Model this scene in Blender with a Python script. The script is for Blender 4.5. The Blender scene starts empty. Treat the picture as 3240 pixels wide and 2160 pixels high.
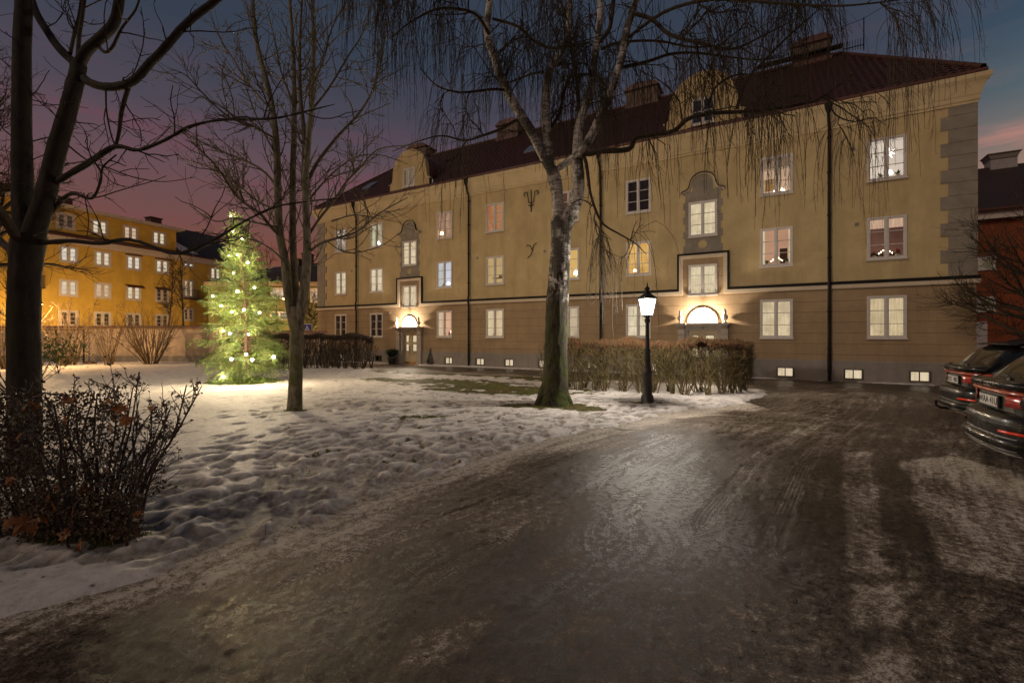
import bpy, math, random
import numpy as np
from mathutils import Vector, Matrix
random.seed(7); RNG = np.random.default_rng(11)
R = math.radians
scene = bpy.context.scene
COL = scene.collection
# ---------------------------------------------------------------- survey of the place (photo pixel grid 3240 x 2160 -> metres)
F, CX, HY, H = 1440.0, 1620.0, 1062.0, 1.7
def gnd(x, y):
    Y = H*F/(y-HY); return ((x-CX)/F*Y, Y)
def at(x, y, Y):
    return Vector(((x-CX)/F*Y, Y, H+(HY-y)/F*Y))
A0 = gnd(2975, 1219.5); B0 = gnd(1198, 1147.5)
_d = Vector((A0[0]-B0[0], A0[1]-B0[1])).normalized()
EX = Vector((_d.x, _d.y, 0)); EY = Vector((-_d.y, _d.x, 0)); EZ = Vector((0, 0, 1))
ORG = Vector((A0[0], A0[1], 0)) + EX*0.9035
FROT = math.atan2(EX.y, EX.x)
def fw(lx, off=0, z=0):          # house frame -> world
    return ORG + EX*lx + EY*off + EZ*z
def to_f(x, y):
    d = Vector((x, y, 0))-ORG; return d.dot(EX), d.dot(EY)
# ---------------------------------------------------------------- node helpers / materials
def nt(m):
    m.use_nodes = True; t = m.node_tree; t.nodes.clear(); return t
def L(t, a, b): t.links.new(a, b)
def N(t, ty, **k):
    n = t.nodes.new(ty)
    for a, b in k.items():
        if a in n.inputs: n.inputs[a].default_value = b
        else: setattr(n, a, b)
    return n
def ramp(t, src, stops, interp='LINEAR'):
    n = t.nodes.new('ShaderNodeValToRGB'); cr = n.color_ramp; cr.interpolation = interp
    while len(cr.elements) < len(stops): cr.elements.new(0.5)
    for e, (p, c) in zip(cr.elements, stops):
        e.position = p; e.color = (c, c, c, 1) if isinstance(c, (int, float)) else (*c, 1)
    if src: L(t, src, n.inputs[0])
    return n
def mixc(t, f, a, b):
    n = t.nodes.new('ShaderNodeMix'); n.data_type = 'RGBA'
    for s, v in ((n.inputs[0], f), (n.inputs[6], a), (n.inputs[7], b)):
        if isinstance(v, bpy.types.NodeSocket): L(t, v, s)
        elif isinstance(v, (int, float)): s.default_value = v
        else: s.default_value = (*v, 1)
    return n.outputs[2]
def math_(t, op, a, b=None, c=None, clamp=False):
    n = t.nodes.new('ShaderNodeMath'); n.operation = op; n.use_clamp = clamp
    for i, v in enumerate((a, b, c)):
        if v is None: continue
        if isinstance(v, bpy.types.NodeSocket): L(t, v, n.inputs[i])
        else: n.inputs[i].default_value = v
    return n.outputs[0]
def noise(t, scale, detail=5, rough=.6, vec=None, stretch=None, coord='Object'):
    tc = N(t, 'ShaderNodeTexCoord'); src = tc.outputs[coord] if vec is None else vec
    if stretch:
        mp = N(t, 'ShaderNodeMapping'); mp.inputs['Scale'].default_value = stretch; L(t, src, mp.inputs[0]); src = mp.outputs[0]
    n = N(t, 'ShaderNodeTexNoise'); n.inputs['Scale'].default_value = scale; n.inputs['Detail'].default_value = detail
    n.inputs['Roughness'].default_value = rough; L(t, src, n.inputs['Vector']); return n.outputs[0]
def bump(t, h, strength=.4, dist=.02, nrm=None):
    b = N(t, 'ShaderNodeBump'); b.inputs['Strength'].default_value = strength; b.inputs['Distance'].default_value = dist
    L(t, h, b.inputs['Height'])
    if nrm: L(t, nrm, b.inputs['Normal'])
    return b.outputs[0]
def out(t, sh):
    o = N(t, 'ShaderNodeOutputMaterial'); L(t, sh, o.inputs[0])
def attr(t, name):
    return N(t, 'ShaderNodeAttribute', attribute_name=name).outputs['Fac']
MATS = {}
def glowglass(name, c, s, tr=.6):      # lit glass: glows and lets its lamp shine through
    if name in MATS: return MATS[name]
    m = bpy.data.materials.new(name); t = nt(m); e = N(t, 'ShaderNodeEmission'); e.inputs[0].default_value = (*c, 1); e.inputs[1].default_value = s
    b = N(t, 'ShaderNodeBsdfTransparent'); b.inputs[0].default_value = (1, 1, 1, 1); a = N(t, 'ShaderNodeAddShader'); L(t, e.outputs[0], a.inputs[0]); L(t, b.outputs[0], a.inputs[1])
    out(t, a.outputs[0]); m.cycles.emission_sampling = 'NONE'; MATS[name] = m; return m
def lamp_in(parent, loc, watts, c, radius):
    l = bpy.data.lights.new('lamp_light', 'POINT'); l.energy = watts; l.color = c; l.shadow_soft_size = radius
    o = bpy.data.objects.new('lamp_light', l); COL.objects.link(o); o.parent = parent; o.location = loc; return o
def mat(name, c1, c2=None, sc=6, rough=.8, bs=0, bsc=40, bd=.01, stretch=None, metal=0, spec=.5, detail=6, coat=0, lo=.35, hi=.65):
    if name in MATS: return MATS[name]
    m = bpy.data.materials.new(name); t = nt(m); p = N(t, 'ShaderNodeBsdfPrincipled')
    p.inputs['Roughness'].default_value = rough; p.inputs['Metallic'].default_value = metal
    p.inputs['Specular IOR Level'].default_value = spec; p.inputs['Coat Weight'].default_value = coat
    p.inputs['Coat Roughness'].default_value = .05
    if c2 is None: c2 = tuple(min(1, c*1.25) for c in c1)
    n = noise(t, sc, detail, .62, stretch=stretch)
    r = ramp(t, n, [(lo, c1), (hi, c2)]); L(t, r.outputs[0], p.inputs['Base Color'])
    if bs: L(t, bump(t, noise(t, bsc, 6, .7, stretch=stretch), bs, bd), p.inputs['Normal'])
    out(t, p.outputs[0]); MATS[name] = m; return m
def emis(name, c, s, var=0, sc=3, stretch=None, c2=None):
    if name in MATS: return MATS[name]
    m = bpy.data.materials.new(name); t = nt(m); e = N(t, 'ShaderNodeEmission'); e.inputs[1].default_value = s
    if var:
        n = noise(t, sc, 3, .5, stretch=stretch)
        r = ramp(t, n, [(.3, c2 or tuple(x*(1-var) for x in c)), (.7, c)]); L(t, r.outputs[0], e.inputs[0])
    else: e.inputs[0].default_value = (*c, 1)
    out(t, e.outputs[0]); m.cycles.emission_sampling = 'NONE'; MATS[name] = m; return m
# ---------------------------------------------------------------- mesh helpers
class MB:
    def __init__(s): s.v = []; s.f = []; s.m = []; s.mi = 0
    def add(s, vs, fs):
        b = len(s.v); s.v += [tuple(v) for v in vs]
        for f in fs: s.f.append([i+b for i in f]); s.m.append(s.mi)
        return s
    def box(s, x0, x1, y0, y1, z0, z1):
        vs = [(x, y, z) for z in (z0, z1) for y in (y0, y1) for x in (x0, x1)]
        return s.add(vs, [(0, 2, 3, 1), (4, 5, 7, 6), (0, 1, 5, 4), (2, 6, 7, 3), (0, 4, 6, 2), (1, 3, 7, 5)])
    def quad(s, a, b, c, d): return s.add([a, b, c, d], [(0, 1, 2, 3)])
    def lathe(s, prof, n=16, c=(0, 0, 0), flat=1.0):
        vs = []; fs = []
        for (r, z) in prof:
            for k in range(n):
                a = 2*math.pi*k/n; vs.append((c[0]+r*math.cos(a), c[1]+r*flat*math.sin(a), c[2]+z))
        for i in range(len(prof)-1):
            for k in range(n):
                k2 = (k+1) % n; fs.append((i*n+k, i*n+k2, (i+1)*n+k2, (i+1)*n+k))
        fs.append(tuple(range(n-1, -1, -1))); fs.append(tuple((len(prof)-1)*n+k for k in range(n)))
        return s.add(vs, fs)
    def prism(s, pts, y0, y1):      # outline in xz, extruded along y
        n = len(pts); vs = [(x, y0, z) for x, z in pts]+[(x, y1, z) for x, z in pts]
        fs = [tuple(range(n)), tuple(range(2*n-1, n-1, -1))]+[(i, i+n, (i+1) % n+n, (i+1) % n) for i in range(n)]
        return s.add(vs, fs)
    def tube(s, pts, rad, n=8):
        T = Tubes(); T.add(pts, rad if hasattr(rad, '__len__') else [rad]*len(pts)); V, Q = T.arrays(n)
        return s.add(V.tolist(), Q.tolist())
    def loft(s, rings, cap=True, closed=True):
        n = len(rings[0]); vs = [p for r in rings for p in r]; fs = []
        for i in range(len(rings)-1):
            for k in range(n if closed else n-1):
                k2 = (k+1) % n; fs.append((i*n+k, i*n+k2, (i+1)*n+k2, (i+1)*n+k))
        if cap: fs.append(tuple(range(n-1, -1, -1))); fs.append(tuple((len(rings)-1)*n+k for k in range(n)))
        return s.add(vs, fs)
    def mesh(s, name, mats, smooth=False):
        me = bpy.data.meshes.new(name); me.from_pydata(s.v, [], s.f)
        for m in (mats if isinstance(mats, (list, tuple)) else [mats]): me.materials.append(m)
        me.polygons.foreach_set('material_index', s.m)
        if smooth: me.polygons.foreach_set('use_smooth', [True]*len(s.f))
        me.update(); return me
    def build(s, name, mats, parent=None, smooth=False, loc=None, rz=None):
        return link(name, s.mesh(name, mats, smooth), parent, loc, rz)
def link(name, me, parent=None, loc=None, rz=None):
    o = bpy.data.objects.new(name, me); COL.objects.link(o)
    if parent: o.parent = parent
    if loc is not None: o.location = loc
    if rz is not None: o.rotation_euler = (0, 0, rz)
    return o
class Tubes:
    def __init__(s): s.g = {}
    def add(s, pts, rad): s.g.setdefault(len(pts), []).append((np.asarray(pts, float), np.asarray(rad, float)))
    def count(s): return sum(len(x) for x in s.g.values())
    def arrays(s, n=3):
        VV = []; QQ = []; base = 0
        for m, lst in s.g.items():
            P = np.stack([a for a, b in lst]); Rr = np.stack([b for a, b in lst]); K = len(lst)
            T = np.empty_like(P); T[:, 1:-1] = P[:, 2:]-P[:, :-2]; T[:, 0] = P[:, 1]-P[:, 0]; T[:, -1] = P[:, -1]-P[:, -2]
            T /= np.linalg.norm(T, axis=2, keepdims=True)+1e-9
            mean = np.abs(P[:, -1]-P[:, 0]); ax = np.zeros((K, 3)); ax[np.arange(K), np.argmin(mean, axis=1)] = 1
            A = np.cross(T, ax[:, None, :]); A /= np.linalg.norm(A, axis=2, keepdims=True)+1e-9; B = np.cross(T, A)
            th = np.arange(n)*2*math.pi/n
            V = P[:, :, None, :]+Rr[:, :, None, None]*(A[:, :, None, :]*np.cos(th)[None, None, :, None]+B[:, :, None, :]*np.sin(th)[None, None, :, None])
            idx = base+np.arange(K*m*n).reshape(K, m, n); i2 = np.roll(idx, -1, axis=2)
            Q = np.stack([idx[:, :-1], i2[:, :-1], i2[:, 1:], idx[:, 1:]], axis=-1).reshape(-1, 4)
            VV.append(V.reshape(-1, 3)); QQ.append(Q); base += K*m*n
        return np.concatenate(VV), np.concatenate(QQ)
def np_mesh(name, V, Q, mats, smooth=True, mi=None):
    me = bpy.data.meshes.new(name); V = np.asarray(V, np.float32); Q = np.asarray(Q, np.int32); k = Q.shape[1]
    me.vertices.add(len(V)); me.vertices.foreach_set('co', V.ravel())
    me.loops.add(Q.size); me.loops.foreach_set('vertex_index', Q.ravel())
    me.polygons.add(len(Q)); me.polygons.foreach_set('loop_start', np.arange(0, Q.size, k, dtype=np.int32))
    me.polygons.foreach_set('loop_total', np.full(len(Q), k, np.int32))
    if mi is not None: me.polygons.foreach_set('material_index', np.asarray(mi, np.int32))
    if smooth: me.polygons.foreach_set('use_smooth', np.ones(len(Q), bool))
    for m in (mats if isinstance(mats, (list, tuple)) else [mats]): me.materials.append(m)
    me.update(calc_edges=True); return me
def merge(parts):
    VV = []; QQ = []; MI = []; b = 0
    for i, (V, Q) in enumerate(parts):
        VV.append(V); QQ.append(Q+b); MI.append(np.full(len(Q), i)); b += len(V)
    return np.concatenate(VV), np.concatenate(QQ), np.concatenate(MI)
def tag(o, label, cat, group=None, kind=None):
    o['label'] = label; o['category'] = cat
    if group: o['group'] = group
    if kind: o['kind'] = kind
    return o
def thing(name, label, cat, loc=(0, 0, 0), rz=0, group=None):
    o = link(name, None, None, loc, rz); o.empty_display_size = .2; return tag(o, label, cat, group)
def struct(o):
    o['kind'] = 'structure'; return o
def smooth_path(ctrl, rad, k=4):
    C = np.asarray(ctrl, float); r = np.asarray(rad, float); P = []; RR = []
    n = len(C)
    for i in range(n-1):
        p0 = C[max(i-1, 0)]; p1 = C[i]; p2 = C[i+1]; p3 = C[min(i+2, n-1)]
        for j in range(k):
            u = j/k
            P.append(.5*((2*p1)+(-p0+p2)*u+(2*p0-5*p1+4*p2-p3)*u*u+(-p0+3*p1-3*p2+p3)*u**3)); RR.append(r[i]*(1-u)+r[i+1]*u)
    P.append(C[-1]); RR.append(r[-1]); return np.array(P), np.array(RR)
# ---------------------------------------------------------------- value noise (numpy)
_TAB = RNG.random((256, 256))
def vnoise(x, y):
    xi = np.floor(x).astype(int); yi = np.floor(y).astype(int); fx = x-xi; fy = y-yi
    fx = fx*fx*(3-2*fx); fy = fy*fy*(3-2*fy); a = _TAB[xi & 255, yi & 255]; b = _TAB[(xi+1) & 255, yi & 255]
    c = _TAB[xi & 255, (yi+1) & 255]; d = _TAB[(xi+1) & 255, (yi+1) & 255]
    return (a*(1-fx)+b*fx)*(1-fy)+(c*(1-fx)+d*fx)*fy
def fbm(x, y, o=4, g=.5):
    s = 0; a = 1; w = 0
    for i in range(o): s = s+a*vnoise(x*2**i+i*17.3, y*2**i+i*9.1); w += a; a *= g
    return s/w
def sstep(a, b, x):
    t = np.clip((x-a)/(b-a), 0, 1); return t*t*(3-2*t)
def seg_dist(X, Y, pts, closed=True):
    D = np.full(X.shape, 1e9); n = len(pts); S = np.zeros(X.shape); SG = np.zeros(X.shape); acc = 0
    for i in range(n if closed else n-1):
        ax, ay = pts[i]; bx, by = pts[(i+1) % n]; dx, dy = bx-ax, by-ay; l = math.hypot(dx, dy)+1e-9
        t = np.clip(((X-ax)*dx+(Y-ay)*dy)/(l*l), 0, 1); d = np.hypot(X-ax-t*dx, Y-ay-t*dy)
        k = d < D; D = np.where(k, d, D); S = np.where(k, acc+t*l, S)
        SG = np.where(k, np.sign((X-ax)*dy-(Y-ay)*dx)*d, SG); acc += l
    return D, S, SG
def sdf(X, Y, pts):
    ins = np.zeros(X.shape, bool); n = len(pts)
    for i in range(n):
        ax, ay = pts[i]; bx, by = pts[(i+1) % n]
        if ay == by: continue
        c = ((ay > Y) != (by > Y)) & (X < (bx-ax)*(Y-ay)/(by-ay)+ax); ins ^= c
    D = seg_dist(X, Y, pts)[0]; return np.where(ins, D, -D)
# ================================================================ camera, sky, light
cam = bpy.data.cameras.new('camera'); co = bpy.data.objects.new('camera', cam); COL.objects.link(co)
co.location = (0, 0, H); co.rotation_euler = (R(90), 0, 0); cam.lens = 16; cam.sensor_width = 36
cam.shift_y = -(1080-HY)/3240*1.0; cam.clip_end = 3000; cam.clip_start = .05; scene.camera = co
vs = scene.view_settings; vs.view_transform = 'Standard'; vs.look = 'None'; vs.exposure = 0; vs.gamma = 1
scene.cycles.max_bounces = 6; scene.cycles.diffuse_bounces = 3; scene.cycles.glossy_bounces = 3; scene.cycles.transparent_max_bounces = 8
scene.cycles.sample_clamp_indirect = 3; scene.cycles.sample_clamp_direct = 30; scene.cycles.use_denoising = True; scene.cycles.caustics_reflective = False
w = bpy.data.worlds.new('World'); scene.world = w; w.use_nodes = True; t = w.node_tree; t.nodes.clear()
tc = N(t, 'ShaderNodeTexCoord'); sp = N(t, 'ShaderNodeSeparateXYZ'); L(t, tc.outputs['Generated'], sp.inputs[0])
Zc = sp.outputs[2]; Xc = sp.outputs[0]
wob = noise(t, 2.2, 5, .6, vec=tc.outputs['Generated'], stretch=(1, 1, 5))
z2 = math_(t, 'ADD', Zc, math_(t, 'MULTIPLY', math_(t, 'SUBTRACT', wob, .5), .09))
left = ramp(t, z2, [(0, (.16, .055, .04)), (.15, (.20, .072, .052)), (.22, (.165, .076, .070)), (.30, (.128, .075, .090)), (.38, (.078, .064, .086)), (.50, (.038, .050, .076)), (1, (.020, .034, .056))])
right = ramp(t, z2, [(0, (.5, .22, .13)), (.2, (.38, .21, .15)), (.29, (.17, .155, .15)), (.34, (.09, .12, .14)), (.42, (.038, .075, .115)), (.6, (.022, .05, .09)), (1, (.012, .028, .06))])
fx = ramp(t, Xc, [(.52, 0), (.70, 1)])
base = mixc(t, fx.outputs[0], left.outputs[0], right.outputs[0])
# pink cloud bands
cn = noise(t, 3.0, 6, .62, vec=tc.outputs['Generated'], stretch=(1.0, 1.0, 7.5))
cm = ramp(t, cn, [(.50, 0), (.66, 1)]); band = ramp(t, Zc, [(.16, .15), (.27, 1), (.33, .9), (.40, .35), (.5, 0)])
cmask = math_(t, 'MULTIPLY', cm.outputs[0], band.outputs[0])
cmask = math_(t, 'MULTIPLY', cmask, mixc(t, fx.outputs[0], (1, 1, 1), ramp(t, Zc, [(.235, 0), (.262, 1), (.285, .8), (.31, 0)]).outputs[0]))
ccol = mixc(t, fx.outputs[0], (.20, .058, .085), (.62, .25, .2))
cmask = math_(t, 'MULTIPLY', cmask, ramp(t, Xc, [(.35, .45), (.52, .75), (.6, .5), (.7, .8)]).outputs[0])
skyc = mixc(t, cmask, base, ccol)
# glowing orange bank low behind the roof
g1 = ramp(t, Xc, [(-.05+.5-.5+.0, 0), (.12, 1), (.30, 0)]) if False else None
bg = N(t, 'ShaderNodeBackground'); bg.inputs[1].default_value = 1.0; L(t, skyc, bg.inputs[0])
o = N(t, 'ShaderNodeOutputWorld'); L(t, bg.outputs[0], o.inputs[0])
sun = bpy.data.lights.new('sun', 'SUN'); sun.energy = 0.76; sun.angle = R(25); sun.color = (1, .78, .57)
so = bpy.data.objects.new('sun', sun); COL.objects.link(so)
sd = Vector((-.75, -.55, .74)).normalized(); so.rotation_euler = sd.to_track_quat('Z', 'Y').to_euler(); so.location = (0, 0, 30)

# ================================================================ ground
FAR = -4.05
lawn_px = [(0, 1963), (117, 1936), (344, 1881), (517, 1826), (661, 1784), (806, 1736), (950, 1700), (1067, 1633), (1171, 1578), (1308, 1528),
           (1480, 1478), (1620, 1427), (1758, 1384), (1930, 1352), (2060, 1324), (2192, 1296), (2343, 1279), (2433, 1252), (2425, 1238), (2336, 1227)]
lawn = [gnd(*p) for p in lawn_px]
lawn += [tuple(fw(a, FAR)[:2]) for a in (-12, -22, -34)]+[(-16, 34), (-60, 34), (-60, -12), (-12, -3.2), (-6.0, 1.1)]
strip = [tuple(fw(a, b)[:2]) for a, b in ((-33, .3), (-33, -.45), (-26, -.4), (-25.9, .1), (-23.7, .1), (-23.6, -.6), (-20, -.42), (-14, -.3), (-9.6, -.3), (-9.5, .1), (-7.4, .1), (-7.3, -.2), (-5, -.13), (-.4, -.10), (-.2, .3))]
NT, NR = 1250, 760
th = np.linspace(R(-68), R(74), NT); rr = 1.3*np.exp(np.linspace(0, math.log(46/1.3), NR))
TH, RRr = np.meshgrid(th, rr); GX = RRr*np.sin(TH); GY = RRr*np.cos(TH)
sdL = sdf(GX, GY, lawn); sdS = sdf(GX, GY, strip)
FXl = (GX-ORG.x)*EX.x+(GY-ORG.y)*EX.y; FYl = (GX-ORG.x)*EY.x+(GY-ORG.y)*EY.y
edge = (fbm(GX*2.2, GY*2.2, 4)-.5)*.55
sd1 = np.maximum(sdL+edge*np.clip(.35+GY*.03, 0, 1), sdS+(fbm(GX*1.3, GY*1.3, 4)-.5)*.55)
inside = sstep(-.10, .22, sd1)
# melt: grass showing through, worn places
def blob(px, py, rx, ry, rot=0):
    x0, y0 = gnd(px, py); c, s = math.cos(rot), math.sin(rot); dx = GX-x0; dy = GY-y0
    return np.exp(-(((dx*c+dy*s)/rx)**2+((-dx*s+dy*c)/ry)**2))
melt = np.zeros(GX.shape)
for b in ((1330, 1180, 3.0, .9, FROT), (1560, 1190, 2.8, .8, FROT), (1740, 1203, 2.2, .75, FROT), (1440, 1183, 3.5, .6, FROT), (1420, 1213, 2.6, 1.1, FROT), (1560, 1228, 2.8, 1.1, FROT), (1680, 1246, 1.5, .5, 0), (1250, 1205, 1.6, .6, FROT), (1450, 1240, 1.6, .4, FROT),
          (1740, 1290, .95, .42, 0), (1850, 1300, .8, .25, 0), (1650, 1288, .7, .3, 0), (2045, 1280, .55, .2, 0), (770, 1214, 1.1, .5, 0), (933, 1303, .36, .2, 0), (1310, 1325, .5, .2, 0), (300, 1712, .42, .12, 0)):
    melt = np.maximum(melt, blob(*b))
n1 = fbm(GX*3.1, GY*3.1, 5, .6); n2 = fbm(GX*.55+7, GY*.55+3, 3)
meltv = np.clip(melt*2.2-.34+(n1-.5)*4.2, 0, 1)*np.clip(melt*4, 0, 1)
scat = np.clip((fbm(GX*6+40, GY*6, 4, .6)-.66)*7, 0, 1)*np.clip(blob(1500, 1260, 7, 4.0)*1.3+blob(1300, 1400, 3.0, 3.0)*.9, 0, 1)
meltv = np.clip(np.maximum(meltv, scat*.9), 0, 1)
snowh = .045+.05*(n2-.4)+.026*(fbm(GX*1.9+5, GY*1.9, 4)-.5)+.012*(fbm(GX*9, GY*9, 3)-.5)
# trodden footprints
hole = np.zeros(GX.shape); sole = np.zeros(GX.shape)
lr0 = math.log(1.3); dlr = (math.log(46)-lr0)/(NR-1); dth = th[1]-th[0]
def stamp(x, y, ang, a, b, dep, rim=.3):
    r = math.hypot(x, y); tt = math.atan2(x, y)
    if r < 1.35 or r > 32: return
    i = int((math.log(r)-lr0)/dlr); j = int((tt-th[0])/dth); k = a*2.2
    di = int(k/(r*dlr))+2; dj = int(k/(r*dth))+2
    s = (slice(max(i-di, 0), min(i+di, NR)), slice(max(j-dj, 0), min(j+dj, NT)))
    X = GX[s]-x; Y = GY[s]-y
    if X.size == 0: return
    c, si = math.cos(ang), math.sin(ang); q = ((X*c+Y*si)/a)**2+((-X*si+Y*c)/b)**2
    sole[s] = np.maximum(sole[s], np.exp(-q**3)*min(1, dep/.03))
    hole[s] += -dep*np.exp(-q**1.5)+dep*rim*np.exp(-(np.sqrt(q)-1.45)**2/.12)
rp = random.Random(5)
for k in range(3000):
    px = rp.uniform(-100, 2000); py = 1062+rp.uniform(.0, 1)**1.35*640+95
    x, y = gnd(px, py)
    if rp.random() > .35+.65*math.exp(-((px-1150)/600)**2-((py-1430)/190)**2): continue
    if math.hypot(x+9.6, y-16.3) < 2.6 and rp.random() < .7: continue
    if math.hypot(px-560, py-1330) < 130: continue
    a = rp.gauss(.9, .6); u = rp.uniform(.8, 1.15)
    stamp(x, y, a, .15*u, .075*u, rp.uniform(.018, .052), .2)
tracks = [((-2.2, 3.4), (1.1, .38), 9), ]
for k in range(420):       # a beaten line of steps beside the road edge
    tk = rp.random(); i = int(tk*12)+4; ax, ay = lawn[i]; bx, by = lawn[i+1]; f = rp.random(); off = abs(rp.gauss(.1, 1.0))+.1
    x = ax+(bx-ax)*f-off*.45; y = ay+(by-ay)*f+off
    stamp(x, y, rp.gauss(.6, .5), .15, .075, rp.uniform(.018, .05), .2)
hole = np.clip(hole, -.055, .014)
for _ in range(1): hole[1:-1, 1:-1] = (hole[1:-1, 1:-1]*2+hole[:-2, 1:-1]+hole[2:, 1:-1]+hole[1:-1, :-2]+hole[1:-1, 2:])/6
meltv = np.clip(np.maximum(meltv, np.clip(-hole/.045-.80, 0, 1)*.62), 0, 1)
h = snowh+hole*(1-meltv*.3)
h = h-.035*melt*meltv
lawn_z = np.maximum(h, -.004)*inside-.05*(1-inside)
# road surface
trk = [[(413, 2060), (620, 1984), (826, 1881), (1033, 1795), (1171, 1729), (1377, 1648), (1620, 1560), (1758, 1488), (1895, 1427), (2068, 1372), (2300, 1330)],
       [(1000, 2090), (1274, 1881), (1412, 1798), (1584, 1705), (1758, 1600)],
       [(2143, 1792), (2240, 1627), (2309, 1544), (2378, 1462), (2500, 1385), (2653, 1303), (2700, 1255)],
       [(2390, 1900), (2440, 1710), (2490, 1593), (2540, 1475), (2590, 1415), (2700, 1340), (2780, 1276), (2800, 1240)]]
trk_d = np.full(GX.shape, 9.); trk_s = np.zeros(GX.shape)
for tr in trk:
    D, S, SG = seg_dist(GX, GY, [gnd(*p) for p in tr], False)
    tot = S.max(); D = D+.3*(1-sstep(.1, 1.0, S))+.3*sstep(tot-1.0, tot-.1, S); SG = np.sign(SG)*D
    k = D < np.abs(trk_d); trk_d = np.where(k, SG, trk_d); trk_s = np.where(k, S, trk_s)
tm = (1-sstep(.07, .11, np.abs(trk_d)))*sstep(.42, .55, fbm(trk_s*.7+3, trk_s*0+1.5, 3))
road_z = .018*(fbm(GX*.9, GY*.9, 4)-.5)+.012*(fbm(GX*5, GY*5, 4)-.5)+.009*(fbm(GX*17, GY*17, 2)-.5)-tm*.005+.003*tm*np.exp(-((np.abs(trk_d)-.11)/.02)**2)
pack_and_light = np.clip(.24+1.2*(fbm(GX*.7+3, GY*.7, 4)-.48), 0, 1)
pack_and_light += .95*np.exp(-(np.clip(-sd1-.05, 0, 9)/.42)**2)*sstep(0, 2.0, GY-1.0)*(GX < 6)
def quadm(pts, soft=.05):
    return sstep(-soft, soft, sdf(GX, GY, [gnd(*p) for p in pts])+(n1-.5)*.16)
for pts, a in (([(2668, 1430), (2752, 1430), (2826, 1810), (2678, 1808)], .5), ([(2694, 1850), (2840, 1852), (2868, 1985), (2698, 1982)], .5), ([(2705, 2055), (2885, 2055), (2920, 2200), (2710, 2200)], .4),  # this row: pools of lamplight painted into the road colour as paler patches
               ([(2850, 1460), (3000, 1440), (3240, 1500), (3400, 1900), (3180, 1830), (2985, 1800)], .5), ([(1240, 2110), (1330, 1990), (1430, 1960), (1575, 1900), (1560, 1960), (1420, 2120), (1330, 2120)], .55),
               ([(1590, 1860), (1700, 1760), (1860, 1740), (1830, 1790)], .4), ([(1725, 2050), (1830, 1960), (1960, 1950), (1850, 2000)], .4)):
    pack_and_light += a*quadm(pts)
pack_and_light -= .06*tm; pack_and_light -= .30*np.exp(-((FYl+1.6)/1.3)**2)*(FXl > -34); pack_and_light += .16*sstep(5, 10, GY)
pack_and_light += .35*np.clip(fbm(GX*2.2+9, GY*6+3, 4, .6)-.45, 0, 1)*3*np.exp(-((GX-6.5)/3.2)**2-((GY-9)/4)**2)
pack_and_light = np.clip(pack_and_light, 0, 1)
idx = np.arange(NT*NR).reshape(NR, NT)
def grid_obj(name, Z, keep, m, attrs):
    kf = keep[:-1, :-1] | keep[1:, :-1] | keep[:-1, 1:] | keep[1:, 1:]
    Q = np.stack([idx[:-1, :-1], idx[:-1, 1:], idx[1:, 1:], idx[1:, :-1]], -1)[kf]
    used = np.zeros(NT*NR, bool); used[Q.ravel()] = True; new = np.cumsum(used)-1
    V = np.stack([GX, GY, Z], -1).reshape(-1, 3)[used]; me = np_mesh(name, V, new[Q], m)
    for an, av in attrs.items():
        a = me.attributes.new(an, 'FLOAT', 'POINT'); a.data.foreach_set('value', av.ravel()[used].astype(np.float32))
    return struct(link(name, me))
visible = (FYl < .25) | (FXl < -33.0) | (FXl > .0)
# snow material
m = bpy.data.materials.new('snow'); MATS['snow'] = m; t = nt(m); p = N(t, 'ShaderNodeBsdfPrincipled')
mv = attr(t, 'melt'); fine = noise(t, 26, 6, .75); gr = noise(t, 90, 3, .7, stretch=(1, .35, 1))
mk = math_(t, 'ADD', mv, math_(t, 'MULTIPLY', math_(t, 'SUBTRACT', fine, .5), 1.5)); mk = ramp(t, mk, [(.42, 0), (.56, 1)]).outputs[0]
mk = math_(t, 'MULTIPLY', mk, ramp(t, mv, [(.03, 0), (.2, 1)]).outputs[0])
grass = mixc(t, ramp(t, noise(t, 2.3, 3), [(.4, 0), (.6, 1)]).outputs[0], (.10, .14, .014), (.17, .10, .03)); grass = mixc(t, gr, (.04, .035, .012), grass)
sn = ramp(t, noise(t, 7, 8, .78), [(.36, (.56, .50, .46)), (.5, (.74, .69, .65)), (.62, (.86, .82, .78))]).outputs[0]
so_ = math_(t, 'MULTIPLY', attr(t, 'sole'), ramp(t, noise(t, 12, 5, .7), [(.35, .35), (.6, .95)]).outputs[0]); sn = mixc(t, so_, sn, (.22, .175, .14))
spk = ramp(t, noise(t, 55, 3, .7), [(.66, 0), (.72, 1)]).outputs[0]; sn = mixc(t, math_(t, 'MULTIPLY', spk, .6), sn, (.16, .11, .07))
L(t, mixc(t, mk, sn, grass), p.inputs['Base Color']); p.inputs['Roughness'].default_value = .55; p.inputs['Specular IOR Level'].default_value = .35
b1 = bump(t, noise(t, 22, 8, .8), .9, .035); b2 = bump(t, noise(t, 160, 3, .7), .6, .008, b1); L(t, b2, p.inputs['Normal']); out(t, p.outputs[0])
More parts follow.
